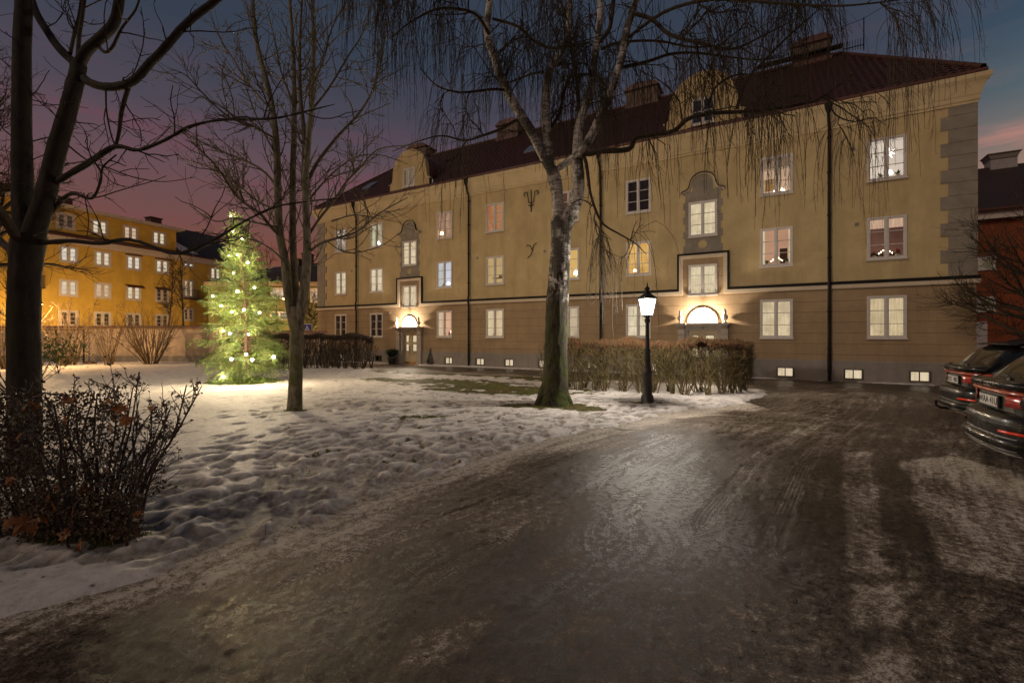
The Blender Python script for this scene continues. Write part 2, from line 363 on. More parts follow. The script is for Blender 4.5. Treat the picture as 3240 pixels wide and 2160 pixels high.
# icy road material
m = bpy.data.materials.new('icy_road'); MATS['icy_road'] = m; t = nt(m); p = N(t, 'ShaderNodeBsdfPrincipled')
pk = attr(t, 'pack_and_light'); td = attr(t, 'trk_d'); ts = attr(t, 'trk_s')
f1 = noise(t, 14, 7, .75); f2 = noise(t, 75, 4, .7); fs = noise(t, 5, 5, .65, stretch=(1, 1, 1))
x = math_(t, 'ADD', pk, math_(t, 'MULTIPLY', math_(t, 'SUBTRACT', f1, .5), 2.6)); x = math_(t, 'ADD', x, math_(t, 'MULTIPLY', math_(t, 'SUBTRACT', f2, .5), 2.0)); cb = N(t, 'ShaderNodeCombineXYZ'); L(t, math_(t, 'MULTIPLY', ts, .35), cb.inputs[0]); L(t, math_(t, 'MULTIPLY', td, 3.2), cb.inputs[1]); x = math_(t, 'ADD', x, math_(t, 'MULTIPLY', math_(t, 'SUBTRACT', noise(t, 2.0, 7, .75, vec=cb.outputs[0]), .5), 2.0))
am = math_(t, 'ABSOLUTE', td); inm = ramp(t, am, [(.07, 1), (.105, 0)]).outputs[0]
sw = math_(t, 'SINE', math_(t, 'ADD', math_(t, 'MULTIPLY', ts, 125), math_(t, 'MULTIPLY', am, 55))); dw = math_(t, 'COSINE', math_(t, 'MULTIPLY', td, 165))
tread = math_(t, 'MULTIPLY', math_(t, 'MULTIPLY', math_(t, 'MAXIMUM', sw, dw), inm), ramp(t, noise(t, 1.7, 5, .7), [(.42, 0), (.52, 1)]).outputs[0])
edge_ = math_(t, 'MULTIPLY', ramp(t, am, [(.088, 0), (.102, 1), (.122, 0)]).outputs[0], ramp(t, noise(t, 2.3, 5, .7), [(.44, 0), (.56, 1)]).outputs[0])
x = math_(t, 'ADD', x, math_(t, 'ADD', math_(t, 'MULTIPLY', math_(t, 'SUBTRACT', tread, .25), .42), math_(t, 'MULTIPLY', edge_, .5)))
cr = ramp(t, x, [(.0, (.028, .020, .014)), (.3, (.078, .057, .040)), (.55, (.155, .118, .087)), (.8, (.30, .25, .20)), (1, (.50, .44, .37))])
grit = ramp(t, noise(t, 46, 4, .8), [(.60, 0), (.68, 1)]).outputs[0]
L(t, mixc(t, math_(t, 'MULTIPLY', grit, .75), cr.outputs[0], (.018, .013, .010)), p.inputs['Base Color'])
rr_ = ramp(t, x, [(.0, .20), (.22, .36), (.5, .62)]); L(t, math_(t, 'ADD', rr_.outputs[0], math_(t, 'MULTIPLY', fs, .08)), p.inputs['Roughness']); p.inputs['Specular IOR Level'].default_value = .14
h1 = math_(t, 'ADD', math_(t, 'MULTIPLY', f1, 1.0), math_(t, 'MULTIPLY', f2, .45))
b1 = bump(t, h1, .55, .018); b2 = bump(t, tread, .5, .005, b1); b3 = bump(t, noise(t, 120, 3, .7), .45, .004, b2); L(t, b3, p.inputs['Normal']); out(t, p.outputs[0])
grid_obj('snowy_lawn', lawn_z, (sd1 > -.16) & visible & (GY < 34), MATS['snow'], {'melt': meltv, 'sole': sole})
grid_obj('icy_road', road_z, (sd1 < .30) & visible & (GY < 36), MATS['icy_road'], {'pack_and_light': pack_and_light, 'trk_d': trk_d, 'trk_s': trk_s})
MB().add([(-400, -400, -.09), (400, -400, -.09), (400, 600, -.09), (-400, 600, -.09)], [(0, 1, 2, 3)]).build('ground', mat('far_ground', (.16, .13, .11), (.3, .26, .23), sc=.5, rough=.9))
struct(bpy.data.objects['ground'])
# fallen leaves and twigs lying about (uncountable)
def leaf_quads(K, xy, size, zf):
    P = np.array(xy); a = RNG.random(len(P))*6.28; s = size*(.6+.8*RNG.random(len(P))); tl = (RNG.random((len(P), 4))-.2)*.35
    c, sn_ = np.cos(a), np.sin(a); V = []
    for k, (u, v) in enumerate(((-1, 0), (0, -.45), (1, 0), (0, .45))):
        V.append(np.stack([P[:, 0]+s*(u*c-v*sn_), P[:, 1]+s*(u*sn_+v*c), zf+tl[:, k]*s+.006], -1))
    V = np.stack(V, 1).reshape(-1, 3); Q = np.arange(len(V)).reshape(-1, 4); return V, Q
def zat(Z, x, y):
    r = math.hypot(x, y); i = int(np.clip((math.log(max(r, 1.31))-lr0)/dlr, 0, NR-1)); j = int(np.clip((math.atan2(x, y)-th[0])/dth, 0, NT-1)); return Z[i, j]
top_z = np.maximum(lawn_z, road_z)
lf = []; lz = []
for k in range(2100):
    if rp.random() < .82: px, py = rp.gauss(1450, 330), 1062+abs(rp.gauss(185, 60))
    else: px, py = rp.uniform(0, 3240), rp.uniform(1250, 2100)
    if py < 1150: continue
    x, y = gnd(px, py)
    if y > 24: continue
    lf.append((x, y)); lz.append(zat(top_z, x, y))
V, Q = leaf_quads(0, lf, .016, np.array(lz)); me = np_mesh('fallen_leaves', V, Q, mat('leaf_litter', (.05, .028, .012), (.12, .06, .02), sc=30), False)
tag(link('fallen_leaves', me), 'small brown leaves strewn over the snow and the icy road', 'fallen leaves', kind='stuff')
T = Tubes()
for k in range(330):
    px, py = (rp.gauss(1650, 380), 1062+abs(rp.gauss(200, 50))) if rp.random() < .93 else (rp.uniform(400, 3100), rp.uniform(1300, 2000))
    if py < 1170: continue
    x, y = gnd(px, py)
    if y > 22 : continue
    a = rp.uniform(0, 6.28); l = rp.uniform(.08, .45); pts = []
    for i in range(4):
        z = zat(top_z, x, y)+.008+rp.random()*.012; pts.append((x, y, z)); a += rp.gauss(0, .4); x += math.cos(a)*l/3; y += math.sin(a)*l/3
    T.add(pts, [.003, .0027, .0022, .0015])
V, Q = T.arrays(4); tag(link('fallen_twigs', np_mesh('fallen_twigs', V, Q, mat('twig_dark', (.035, .024, .016), (.07, .05, .03), sc=20))), 'thin dark twigs dropped on the snow below the birch and on the road', 'twigs', kind='stuff')
# grass blades poking through in the thawed patches
ii = np.argwhere((meltv > .5) & (inside > .9) & (GY < 25)); sel = ii[RNG.choice(len(ii), min(9000, len(ii)), replace=False)]
bx = GX[sel[:, 0], sel[:, 1]]+RNG.normal(0, .03, len(sel)); by = GY[sel[:, 0], sel[:, 1]]+RNG.normal(0, .03, len(sel)); bz = lawn_z[sel[:, 0], sel[:, 1]]-.005
a = RNG.random(len(sel))*6.28; hh = .02+.045*RNG.random(len(sel)); wv = .006
V = np.stack([np.stack([bx-wv*np.cos(a), by-wv*np.sin(a), bz], -1), np.stack([bx+wv*np.cos(a), by+wv*np.sin(a), bz], -1), np.stack([bx+RNG.normal(0, .03, len(sel)), by+RNG.normal(0, .03, len(sel)), bz+hh], -1)], 1).reshape(-1, 3)
tag(link('grass', np_mesh('grass', V, np.arange(len(V)).reshape(-1, 3), mat('grass_blade', (.09, .14, .016), (.22, .19, .05), sc=2), False)), 'green and yellowed grass showing where the snow has melted', 'grass', kind='stuff')
# ================================================================ the long apartment house
house = thing('apartment_building', 'long three storey ochre plaster apartment building with red tiled roof and lit windows', 'building', ORG, FROT)
WL = -33.18; DEP = 12.0
def plaster(name, c1, c2, groove=False):
    m = bpy.data.materials.new(name); MATS[name] = m; t = nt(m); p = N(t, 'ShaderNodeBsdfPrincipled'); p.inputs['Roughness'].default_value = .9; p.inputs['Specular IOR Level'].default_value = .2
    a = ramp(t, noise(t, .8, 8, .72), [(.36, c1), (.64, c2)]).outputs[0]; st = noise(t, .9, 5, .7, stretch=(1.6, 1.6, .22))
    a = mixc(t, math_(t, 'MULTIPLY', ramp(t, st, [(.46, 0), (.70, 1)]).outputs[0], .40), a, tuple(x*.62 for x in c1))
    b = bump(t, noise(t, 60, 5, .75), .45, .006)
    if groove:
        sp = N(t, 'ShaderNodeSeparateXYZ'); L(t, N(t, 'ShaderNodeTexCoord').outputs['Object'], sp.inputs[0])
        fr = math_(t, 'FRACT', math_(t, 'DIVIDE', math_(t, 'SUBTRACT', sp.outputs[2], .80), .40)); g = math_(t, 'ABSOLUTE', math_(t, 'SUBTRACT', fr, .5))
        gm = ramp(t, g, [(.012, 0), (.032, 1)]).outputs[0]; gm2 = gm
        a = mixc(t, gm2, tuple(x*.66 for x in c1), a); b = bump(t, gm, .5, .010, b)
    L(t, a, p.inputs['Base Color']); L(t, b, p.inputs['Normal']); out(t, p.outputs[0]); return m
M_UP = plaster('ochre_plaster', (.41, .315, .165), (.52, .405, .22)); M_LO = plaster('brown_plaster', (.275, .195, .115), (.36, .26, .155), True); M_PL = plaster('grey_plinth_plaster', (.22, .195, .17), (.29, .255, .225))
M_QU = mat('quoin_plaster', (.19, .165, .13), (.26, .23, .185), sc=2, rough=.9, bs=.3, bsc=60)
M_PALE = mat('pale_plaster', (.50, .41, .30), (.58, .48, .36), sc=1.5, rough=.9, bs=.2, bsc=60)
M_BLK = mat('black_sheet_metal', (.004, .0035, .003), (.008, .007, .006), sc=8, rough=.65, spec=.25)
M_WF = mat('window_paint', (.50, .46, .43), (.58, .54, .50), sc=12, rough=.5); M_WD = mat('dark_trim_paint', (.16, .14, .12), (.2, .18, .15), sc=9, rough=.6)  # second one: darker trim tone for vents, joints and chimney caps
M_RED = mat('red_sheet_metal', (.065, .018, .013), (.10, .028, .02), sc=3, rough=.55)
M_STONE = mat('portal_stone', (.36, .31, .26), (.46, .40, .34), sc=5, rough=.85, bs=.3, bsc=50)
def tilemat(name, c1, c2, c3):
    m = bpy.data.materials.new(name); MATS[name] = m; t = nt(m); p = N(t, 'ShaderNodeBsdfPrincipled'); p.inputs['Roughness'].default_value = .6
    n = noise(t, 7, 4, .7); a = ramp(t, n, [(.3, c1), (.6, c2), (.8, c3)]).outputs[0]; L(t, a, p.inputs['Base Color'])
    L(t, bump(t, noise(t, 45, 4), .3, .01), p.inputs['Normal']); out(t, p.outputs[0]); return m
M_TILE = tilemat('roof_tiles', (.040, .014, .010), (.085, .028, .018), (.11, .045, .03))
C1, C2 = -8.44, -24.80          # portal axes
WIN = {}
for row, z0 in ((3, 7.26), (2, 4.43), (1, 1.60)):
    for k, x in (('A', -2.90), ('B', -6.31), ('C', -11.71), ('D', -15.10), ('H', -19.34), ('E', -22.73), ('F', -28.12), ('G', -31.42)): WIN[k+str(row)] = (x, z0, 1.12, 1.53)
for k, c in (('S', C1), ('T', C2)): WIN[k+'2'] = (c-.565, 5.90, 1.13, 1.50); WIN[k+'1'] = (c-.565, 3.41, 1.13, 1.31)
BAS = [-1.73, -3.59, -5.74, -10.9, -13.6, -16.2, -18.19, -20.02, -22.16, -27.65, -31.0]
BDARK = (-27.65,)
def grid_wall(x0, x1, z0, z1, holes, y, skip=lambda x, z: False):
    xs = sorted({x0, x1, *[h[0] for h in holes if x0 < h[0] < x1], *[h[1] for h in holes if x0 < h[1] < x1]})
    zs = sorted({z0, z1, *[h[2] for h in holes if z0 < h[2] < z1], *[h[3] for h in holes if z0 < h[3] < z1]}); b = MB()
    for i in range(len(xs)-1):
        for j in range(len(zs)-1):
            cx, cz = (xs[i]+xs[i+1])/2, (zs[j]+zs[j+1])/2
            if skip(cx, cz) or any(h[0] < cx < h[1] and h[2] < cz < h[3] for h in holes): continue
            b.quad((xs[i], y, zs[j]), (xs[i+1], y, zs[j]), (xs[i+1], y, zs[j+1]), (xs[i], y, zs[j+1]))
    return b
H_ = [(x, x+w, z, z+h) for x, z, w, h in WIN.values()]
def step(x, z, hw=1.02): return 3.6 < z < 5.16 and (abs(x-C1) < hw or abs(x-C2) < hw)
stepedges = [(c-1.02, c+1.02, 3.6, 5.16) for c in (C1, C2)]
def edges(b_holes): return b_holes
up = MB()
def wall_cells(z0, z1, holes, cut, keep, y):
    hs = holes+cut; b = MB(); xs = sorted({WL, 0., *[v for h in hs for v in h[:2] if WL < v < 0]}); zs = sorted({z0, z1, *[v for h in hs for v in h[2:] if z0 < v < z1]})
    for i in range(len(xs)-1):
        for j in range(len(zs)-1):
            cx, cz = (xs[i]+xs[i+1])/2, (zs[j]+zs[j+1])/2
            if not keep(cx, cz) or any(h[0] < cx < h[1] and h[2] < cz < h[3] for h in holes): continue
            b.quad((xs[i], y, zs[j]), (xs[i+1], y, zs[j]), (xs[i+1], y, zs[j+1]), (xs[i], y, zs[j+1]))
    return b
def body(b, z0, z1, ins=0):    # side and back faces
    b.quad((-ins, 0, z0), (-ins, DEP, z0), (-ins, DEP, z1), (-ins, 0, z1)); b.quad((WL+ins, DEP, z0), (WL+ins, 0, z0), (WL+ins, 0, z1), (WL+ins, DEP, z1)); b.quad((0, DEP, z0), (WL, DEP, z0), (WL, DEP, z1), (0, DEP, z1)); return b
doorh = [(c-.56, c+.56, 0, 1.92) for c in (C1, C2)]; arch = [(c-.56, c+.56, 2.24, 2.24) for c in (C1, C2)]
body(wall_cells(3.6, 10.3, H_, stepedges, lambda x, z: not step(x, z), 0), 3.6, 10.3).build('upper_wall', M_UP, house)
body(wall_cells(.78, 5.16, H_+doorh, stepedges, lambda x, z: z < 3.6 or step(x, z), 0), .78, 3.6).build('ground_floor_wall', M_LO, house)
bh = [(x, x+.59, .10, .48) for x in BAS]
pb = wall_cells(-.1, .75, doorh+bh, [], lambda x, z: True, -.03); body(pb, -.1, .75); pb.quad((WL, -.03, .75), (0, -.03, .75), (0, 0.0, .785), (WL, 0.0, .785)); pb.build('plinth', M_PL, house)
# window kit --------------------------------------------------------------
def frame_mb(w, h, rows, t=.055, y0=-.025, y1=.05, mull=.05, sash=.042, mun=.024):
    b = MB(); b.box(0, w, y0, y1, h-t, h); b.box(0, w, y0, y1, 0, t); b.box(0, t, y0, y1, t, h-t); b.box(w-t, w, y0, y1, t, h-t)
    if mull: b.box(w/2-mull/2, w/2+mull/2, y0-.006, y1, t, h-t)
    s = MB(); cols = [(t, w/2-mull/2), (w/2+mull/2, w-t)] if mull else [(t, w-t)]; ys0, ys1 = y0+.012, y1-.01
    for a, c in cols:
        s.box(a, a+sash, ys0, ys1, t, h-t); s.box(c-sash, c, ys0, ys1, t, h-t); s.box(a+sash, c-sash, ys0, ys1, t, t+sash+.01); s.box(a+sash, c-sash, ys0, ys1, h-t-sash, h-t)
        for r in range(1, rows):
            z = t+(h-2*t)*r/rows; s.box(a+sash, c-sash, ys0+.006, ys1, z-mun/2, z+mun/2)
    g = MB(); 
    for a, c in cols: g.quad((a+sash, ys1-.015, t+sash), (c-sash, ys1-.015, t+sash), (c-sash, ys1-.015, h-t-sash), (a+sash, ys1-.015, h-t-sash))
    sl = MB().box(-.03, w+.03, -.075, y0, -.028, .012)
    return b, s, g, sl
m = bpy.data.materials.new('window_glass'); MATS['window_glass'] = m; t = nt(m)
mx = N(t, 'ShaderNodeMixShader'); tr = N(t, 'ShaderNodeBsdfTransparent'); gl = N(t, 'ShaderNodeBsdfGlossy'); gl.inputs['Roughness'].default_value = .03
fr = N(t, 'ShaderNodeFresnel'); fr.inputs[0].default_value = 1.5; L(t, math_(t, 'ADD', fr.outputs[0], .03), mx.inputs[0]); L(t, tr.outputs[0], mx.inputs[1]); L(t, gl.outputs[0], mx.inputs[2]); out(t, mx.outputs[0])
KIT = {}
def kit(w, h, rows, **k):
    key = (w, h, rows, *k.items())
    if key not in KIT:
        f, s, g, sl = frame_mb(w, h, rows, **k)
        KIT[key] = (f.mesh('window', M_WF), s.mesh('sash', M_WF), g.mesh('glass', MATS['window_glass']), sl.mesh('sill', M_WF))
    return KIT[key]
def blind_mb(w, h, y=.085): return MB().quad((-.06, y, -.06), (w+.06, y, -.06), (w+.06, y, h+.06), (-.06, y, h+.06))
def place_window(par, x, z, w, h, rows, y=0, sill=True, **k):
    f, s, g, sl = kit(w, h, rows, **k); o = link('window', f, par, (x, y, z)); link('sash', s, o); link('glass', g, o)
    if sill: link('sill', sl, o)
    return o
def room(o, w, h, c, s, c2=None, depth=1.5, name='room'):
    b = MB(); x0, x1, z0, z1, y0 = -.35, w+.35, -.55, h+.3, .09
    b.quad((x0, depth, z0), (x1, depth, z0), (x1, depth, z1), (x0, depth, z1)); b.quad((x0, y0, z0), (x0, depth, z0), (x0, depth, z1), (x0, y0, z1))
    b.quad((x1, depth, z0), (x1, y0, z0), (x1, y0, z1), (x1, depth, z1)); b.mi = 1; b.quad((x0, y0, z1), (x1, y0, z1), (x1, depth, z1), (x0, depth, z1)); b.quad((x0, y0, z0), (x1, y0, z0), (x1, depth, z0), (x0, depth, z0))
    m1 = emis('room_%s' % o.name, c, s, .25, 1.2, c2=c2); m2 = emis('roomtop_%s' % o.name, tuple(v*.85 for v in c), s*.8)
    b.build(name, [m1, m2], o)
    MB().box(-.02, w+.02, .06, .30, -.02, .055).build('inner_sill', mat('inner_sill_paint', (.5, .45, .4), rough=.5), o)
def curtain(o, x0, x1, z0, z1, c, s, y=.14, n=None):
    n = n or max(10, int((x1-x0)*60)); b = MB(); ph = random.random()*6
    for i in range(n):
        a, e = x0+(x1-x0)*i/n, x0+(x1-x0)*(i+1)/n; f = lambda q: y+.015*math.sin(q*70+ph)+.01*math.sin(q*31)
        b.quad((a, f(a), z0), (e, f(e), z0), (e, f(e), z1), (a, f(a), z1))
    b.build('curtain', emis('curtain_%s' % o.name, c, s, .35, 5, stretch=(6, 1, .4)), o)
WARM = (1, .80, .50); CREAM = (1, .86, .62); FROST = (1, .84, .57)
LIT = {  # kind, colour, strength
 'A3': ('room', (1, .84, .68), .78, None), 'A2': ('room', (.42, .20, .13), .32, (.22, .10, .07)), 'A1': ('blind', (1, .78, .46), .68, (.7, .55, .32)),
 'B3': ('room', (1, .66, .42), .62, None), 'B2': ('room', (.95, .52, .32), .55, None), 'B1': ('blind', (1, .82, .52), .74, (.72, .56, .34)),
 'C3': ('dark', (.10, .075, .06), .25, None), 'C2': ('blind', (1, .62, .20), .78, (.8, .42, .12)), 'C1': ('blind', (1, .84, .58), .85, None),
 'D3': ('dark', (.45, .20, .12), .6, None), 'D2': ('room', (1, .62, .20), .75, None), 'D1': ('blind', (1, .80, .52), .62, None),
 'H3': ('blind', (.80, .25, .10), .45, (.95, .55, .25)), 'H2': ('room', (.95, .66, .30), .55, None), 'H1': ('room', (1, .74, .44), .68, None),
 'E3': ('blind', (.62, .33, .19), .50, (.95, .6, .36)), 'E2': ('room', (.85, .88, 1.0), .72, None), 'E1': ('room', (1, .58, .36), .72, None),
 'F3': ('room', (.85, .74, .48), .55, (.3, .25, .15)), 'F2': ('blind', (1, .84, .57), .82, None), 'F1': ('dark', (.13, .10, .07), .35, None),
 'G3': ('blind', (.95, .80, .62), .6, (.12, .08, .06)), 'G2': ('blind', (1, .84, .57), .78, None), 'G1': ('dark', (.16, .10, .05), .35, None),
 'S2': ('blind', (1, .84, .55), .78, (.8, .64, .40)), 'S1': ('blind', (1, .84, .55), .78, (.82, .67, .42)), 'T2': ('blind', (1, .84, .56), .80, (.85, .66, .42)), 'T1': ('blind', (1, .84, .56), .80, (.85, .68, .44))}
WOB = {}
def blindmat(name, c, s, c2):
    m = bpy.data.materials.new(name); MATS[name] = m; t = nt(m); e = N(t, 'ShaderNodeEmission'); e.inputs[1].default_value = s; rs = random.Random(name); c2 = c2 or tuple(v*.74 for v in c)
    tc = N(t, 'ShaderNodeTexCoord'); mp = N(t, 'ShaderNodeMapping'); mp.inputs['Location'].default_value = (rs.random()*9, 0, rs.random()*9); L(t, tc.outputs['Object'], mp.inputs[0])
    a = noise(t, 2.4, 4, .6, vec=mp.outputs[0], stretch=(1.3, 1, .8)); fo = noise(t, 9, 3, .5, vec=mp.outputs[0], stretch=(2.2, 1, .12)); ob = noise(t, 5.5, 5, .7, vec=mp.outputs[0])
    col = mixc(t, ramp(t, a, [(.35, 0), (.62, 1)]).outputs[0], c2, c); col = mixc(t, ramp(t, fo, [(.4, 0), (.6, .28)]).outputs[0], col, tuple(v*.55 for v in c2))
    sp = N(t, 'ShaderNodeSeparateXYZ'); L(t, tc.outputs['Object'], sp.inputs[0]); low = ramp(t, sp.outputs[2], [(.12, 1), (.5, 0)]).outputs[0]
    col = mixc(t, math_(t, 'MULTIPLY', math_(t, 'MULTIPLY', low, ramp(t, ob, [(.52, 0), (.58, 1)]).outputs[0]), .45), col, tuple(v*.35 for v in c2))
    L(t, col, e.inputs[0]); out(t, e.outputs[0]); m.cycles.emission_sampling = 'NONE'; return m
for k, (x, z, w_, h_) in WIN.items():
    o = place_window(house, x, z, w_, h_, 3); WOB[k] = o; kd, c, s, c2 = LIT[k]; s *= 1.06
    if kd == 'room': room(o, w_, h_, c, s, c2)
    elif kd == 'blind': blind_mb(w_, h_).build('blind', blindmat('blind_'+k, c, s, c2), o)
    else:
        blind_mb(w_, h_, .30).build('dark_room', emis('dark_'+k, c, s*.35, .6, 2.5), o)
W_ = 1.12; HH = 1.53
curtain(WOB['A2'], .05, 1.07, 1.14, 1.50, (.95, .62, .42), .70)
curtain(WOB['B2'], .03, .17, 0, 1.5, (.98, .78, .48), .75); curtain(WOB['B2'], .98, 1.09, 0, 1.5, (.98, .70, .44), .7)
curtain(WOB['E1'], .03, .30, 0, 1.5, (1, .80, .52), .75); curtain(WOB['E2'], .03, .34, 0, 1.5, (.85, .85, .80), .75); curtain(WOB['H1'], .78, 1.09, 0, 1.5, (1, .82, .5), .8); curtain(WOB['H1'], .03, .3, 0, 1.5, (1, .82, .5), .8)
curtain(WOB['D2'], .03, .25, 0, 1.5, (1, .74, .30), .85); curtain(WOB['F3'], .03, .32, 0, 1.5, (.9, .9, .55), .7); curtain(WOB['A3'], .03, .20, 0, 1.5, (1, .84, .66), .95)
b = MB()                       # woven valance in B3
for i in range(30): b.box(.06+i*.034, .072+i*.034, .12, .128, 1.08, 1.49)
for i in range(12): b.box(.05, 1.07, .118, .13, 1.085+i*.034, 1.096+i*.034)
b.build('valance', mat('valance_cloth', (.10, .07, .05), rough=.9), WOB['B3'])
MB().box(.70, .98, 1.42, 1.46, -.2, .92).build('inner_door', mat('inner_door_dark', (.03, .015, .01), rough=.7), WOB['B2'])
MB().box(.15, .5, 1.40, 1.44, .55, 1.05).build('picture', mat('picture_cloth', (.5, .4, .22), rough=.8), WOB['B3'])
MB().box(.02, 1.1, 1.2, 1.26, -.3, .38).build('dark_shelf', mat('dark_shelf_wood', (.03, .018, .012), rough=.7), WOB['A2'])
b = MB(); b.box(-.3, 1.4, 1.1, 1.35, .50, .54); [b.box(.1+i*.07, .13+i*.07, 1.15, 1.2, .54, .68) for i in range(7)]; b.box(-.3, 1.4, .9, 1.4, -.4, .22); b.build('kitchen_shelf', mat('kitchen_wood', (.25, .17, .08), rough=.6), WOB['H2'])
# basement windows
M_DK = mat('basement_frame', (.05, .045, .04), (.08, .07, .06), sc=8, rough=.6)
for x in BAS:
    b = MB(); b.box(0, .59, -.045, .06, .34, .38); b.box(0, .05, -.045, .06, 0, .34); b.box(.54, .59, -.045, .06, 0, .34); b.box(.05, .54, -.045, .06, 0, .035); b.box(.28, .31, .03, .07, .035, .34)
    o = b.build('basement_window', M_DK, house, loc=(x, 0, .10)); MB().quad((.0, .085, .0), (.59, .085, .0), (.59, .085, .40), (0, .085, .40)).build('pane', mat('dark_pane', (.01, .01, .01), rough=.2) if x in BDARK else blindmat('basement_light', (1, .82, .56), .78, (.8, .62, .4)), o)
# string course
blk = MB(); pal = MB()
segs = [(WL-.09, C2-1.02), (C2+1.02, C1-1.02), (C1+1.02, .09)]
for i, (a, c) in enumerate(segs): blk.box(a, c, -.10, 0.02, 3.60, 3.71); pal.box(a, c, -.075, 0.02, 3.455, 3.598)
for c in (C1, C2):
    blk.box(c-1.02, c-.945, -.10, .01, 3.602, 5.21); blk.box(c+.945, c+1.02, -.10, .01, 3.602, 5.21); blk.box(c-.945, c+.945, -.10, .01, 5.135, 5.21)
    pal.box(c-.943, c-.80, -.075, .01, 3.455, 5.133); pal.box(c+.80, c+.943, -.075, .01, 3.455, 5.133); pal.box(c-.80, c+.80, -.075, .01, 4.99, 5.133)
    pal.box(c-1.02, c-.945, -.074, .01, 3.455, 3.60); pal.box(c+.945, c+1.02, -.074, .01, 3.455, 3.60)
for b in (blk, pal):
    z0, z1, d = (3.60, 3.685, .10) if b is blk else (3.455, 3.598, .075)
    b.box(.0, d-.01, 0.02, DEP, z0, z1-.001); b.box(WL-d+.01, WL, 0.02, DEP, z0, z1-.001)
blk.build('string_course_flashing', M_BLK, house); pal.build('string_course', M_PALE, house)
# quoins
b = MB(); b3 = MB(); z = 3.72; i = 0
while z < 9.35:
    z1 = min(z+.437, 9.42); wq = .70 if i % 2 == 0 else .90; b.box(-wq, .025, -.028, .0, z, z1); b.box(.0, .025, 0, .6 if i % 2 else .45, z, z1); b3.box(WL-.025, WL+wq, -.028, 0, z, z1); z += .450; i += 1
b.build('right_corner_quoins', M_QU, house); b3.build('left_corner_quoins', M_QU, house)
# stair window surrounds with ogee hoods
for c in (C1, C2):
    b = MB(); z = 5.24; i = 0
    while z < 7.8:
        z1 = min(z+.31, 7.86); hw = .78 if i % 2 == 0 else .70
        for lo, hi in ((z, z1),):
            if hi <= 5.90 or lo >= 7.40: b.box(c-hw, c+hw, -.014, 0, lo, hi)
            elif lo < 5.90: b.box(c-hw, c+hw, -.014, 0, lo, 5.90); b.box(c-hw, c-.565, -.014, 0, 5.90, hi); b.box(c+.565, c+hw, -.014, 0, 5.90, hi)
            elif hi > 7.40: b.box(c-hw, c-.565, -.014, 0, lo, 7.40); b.box(c+.565, c+hw, -.014, 0, lo, 7.40); b.box(c-hw, c+hw, -.014, 0, 7.40, hi)
            else: b.box(c-hw, c-.565, -.014, 0, lo, hi); b.box(c+.565, c+hw, -.014, 0, lo, hi)
        z += .31; i += 1
    b.prism([(c-.40, 7.861), (c+.40, 7.861)]+[(c+.40*math.cos(a), 8.12+.40*math.sin(a)) for a in np.linspace(0, math.pi, 14)], -.012, 0)
    b.build('stair_window_surround', M_QU, house)
    pts = [(-.86, 7.80), (-.80, 7.87), (-.66, 7.90), (-.56, 7.98), (-.51, 8.12)]+[(.5*math.cos(a), 8.14+.46*math.sin(a)) for a in np.linspace(math.pi, 0, 13)]+[(.51, 8.12), (.56, 7.98), (.66, 7.90), (.80, 7.87), (.86, 7.80)]
    for nm, o1, o2, ym, mm in (('hood_moulding', -.055, .0, -.07, M_PALE), ('hood_flashing', .002, .022, -.13, M_BLK)):
        b = MB(); P = [Vector((c+x, 0, z)) for x, z in pts]; rings = []
        for i, q in enumerate(P):
            tn = (P[min(i+1, len(P)-1)]-P[max(i-1, 0)]).normalized(); nn = Vector((-tn.z, 0, tn.x)); a, e = q+nn*o1, q+nn*o2
            rings.append([(a.x, ym, a.z), (e.x, ym, e.z), (e.x, .01, e.z), (a.x, .01, a.z)])
        b.loft(rings).build(nm, mm, house)
    MB().prism([(c+.17*math.cos(a), 5.57+.17*math.sin(a)) for a in np.linspace(0, 2*math.pi, 25)[:-1]], -.026, -.014).build('roundel', M_UP, house)
# cornice (all round), gutter, roof
def ring(profile, mname, mm, smooth=False):
    b = MB(); rings = []
    for d, z in profile: rings.append([(WL-d, -d, z), (d, -d, z), (d, DEP+d, z), (WL-d, DEP+d, z)])
    b.loft(rings, cap=False).build(mname, mm, house, smooth)
M_CO = mat('cornice_plaster', (.47, .37, .21), (.55, .44, .26), sc=1.5, rough=.9, bs=.2, bsc=60)
ring([(.0, 9.42), (.04, 9.43), (.04, 9.50), (.075, 9.53), (.075, 9.66), (.10, 9.70), (.12, 9.80), (.155, 9.93), (.21, 10.04), (.28, 10.12), (.28, 10.145), (.30, 10.15), (.30, 10.30), (.0, 10.305)], 'cornice', M_CO)
ring([(.10, 10.306), (.19, 10.306), (.22, 10.36), (.22, 10.46), (.10, 10.475), (-.05, 10.48)], 'eaves_flashing', M_RED)
RZ = 15.2; rx0, rx1 = WL+3.1, -3.1; ex0, ex1, ey0, ey1, ez = WL-.12, .12, -.12, DEP+.12, 10.49
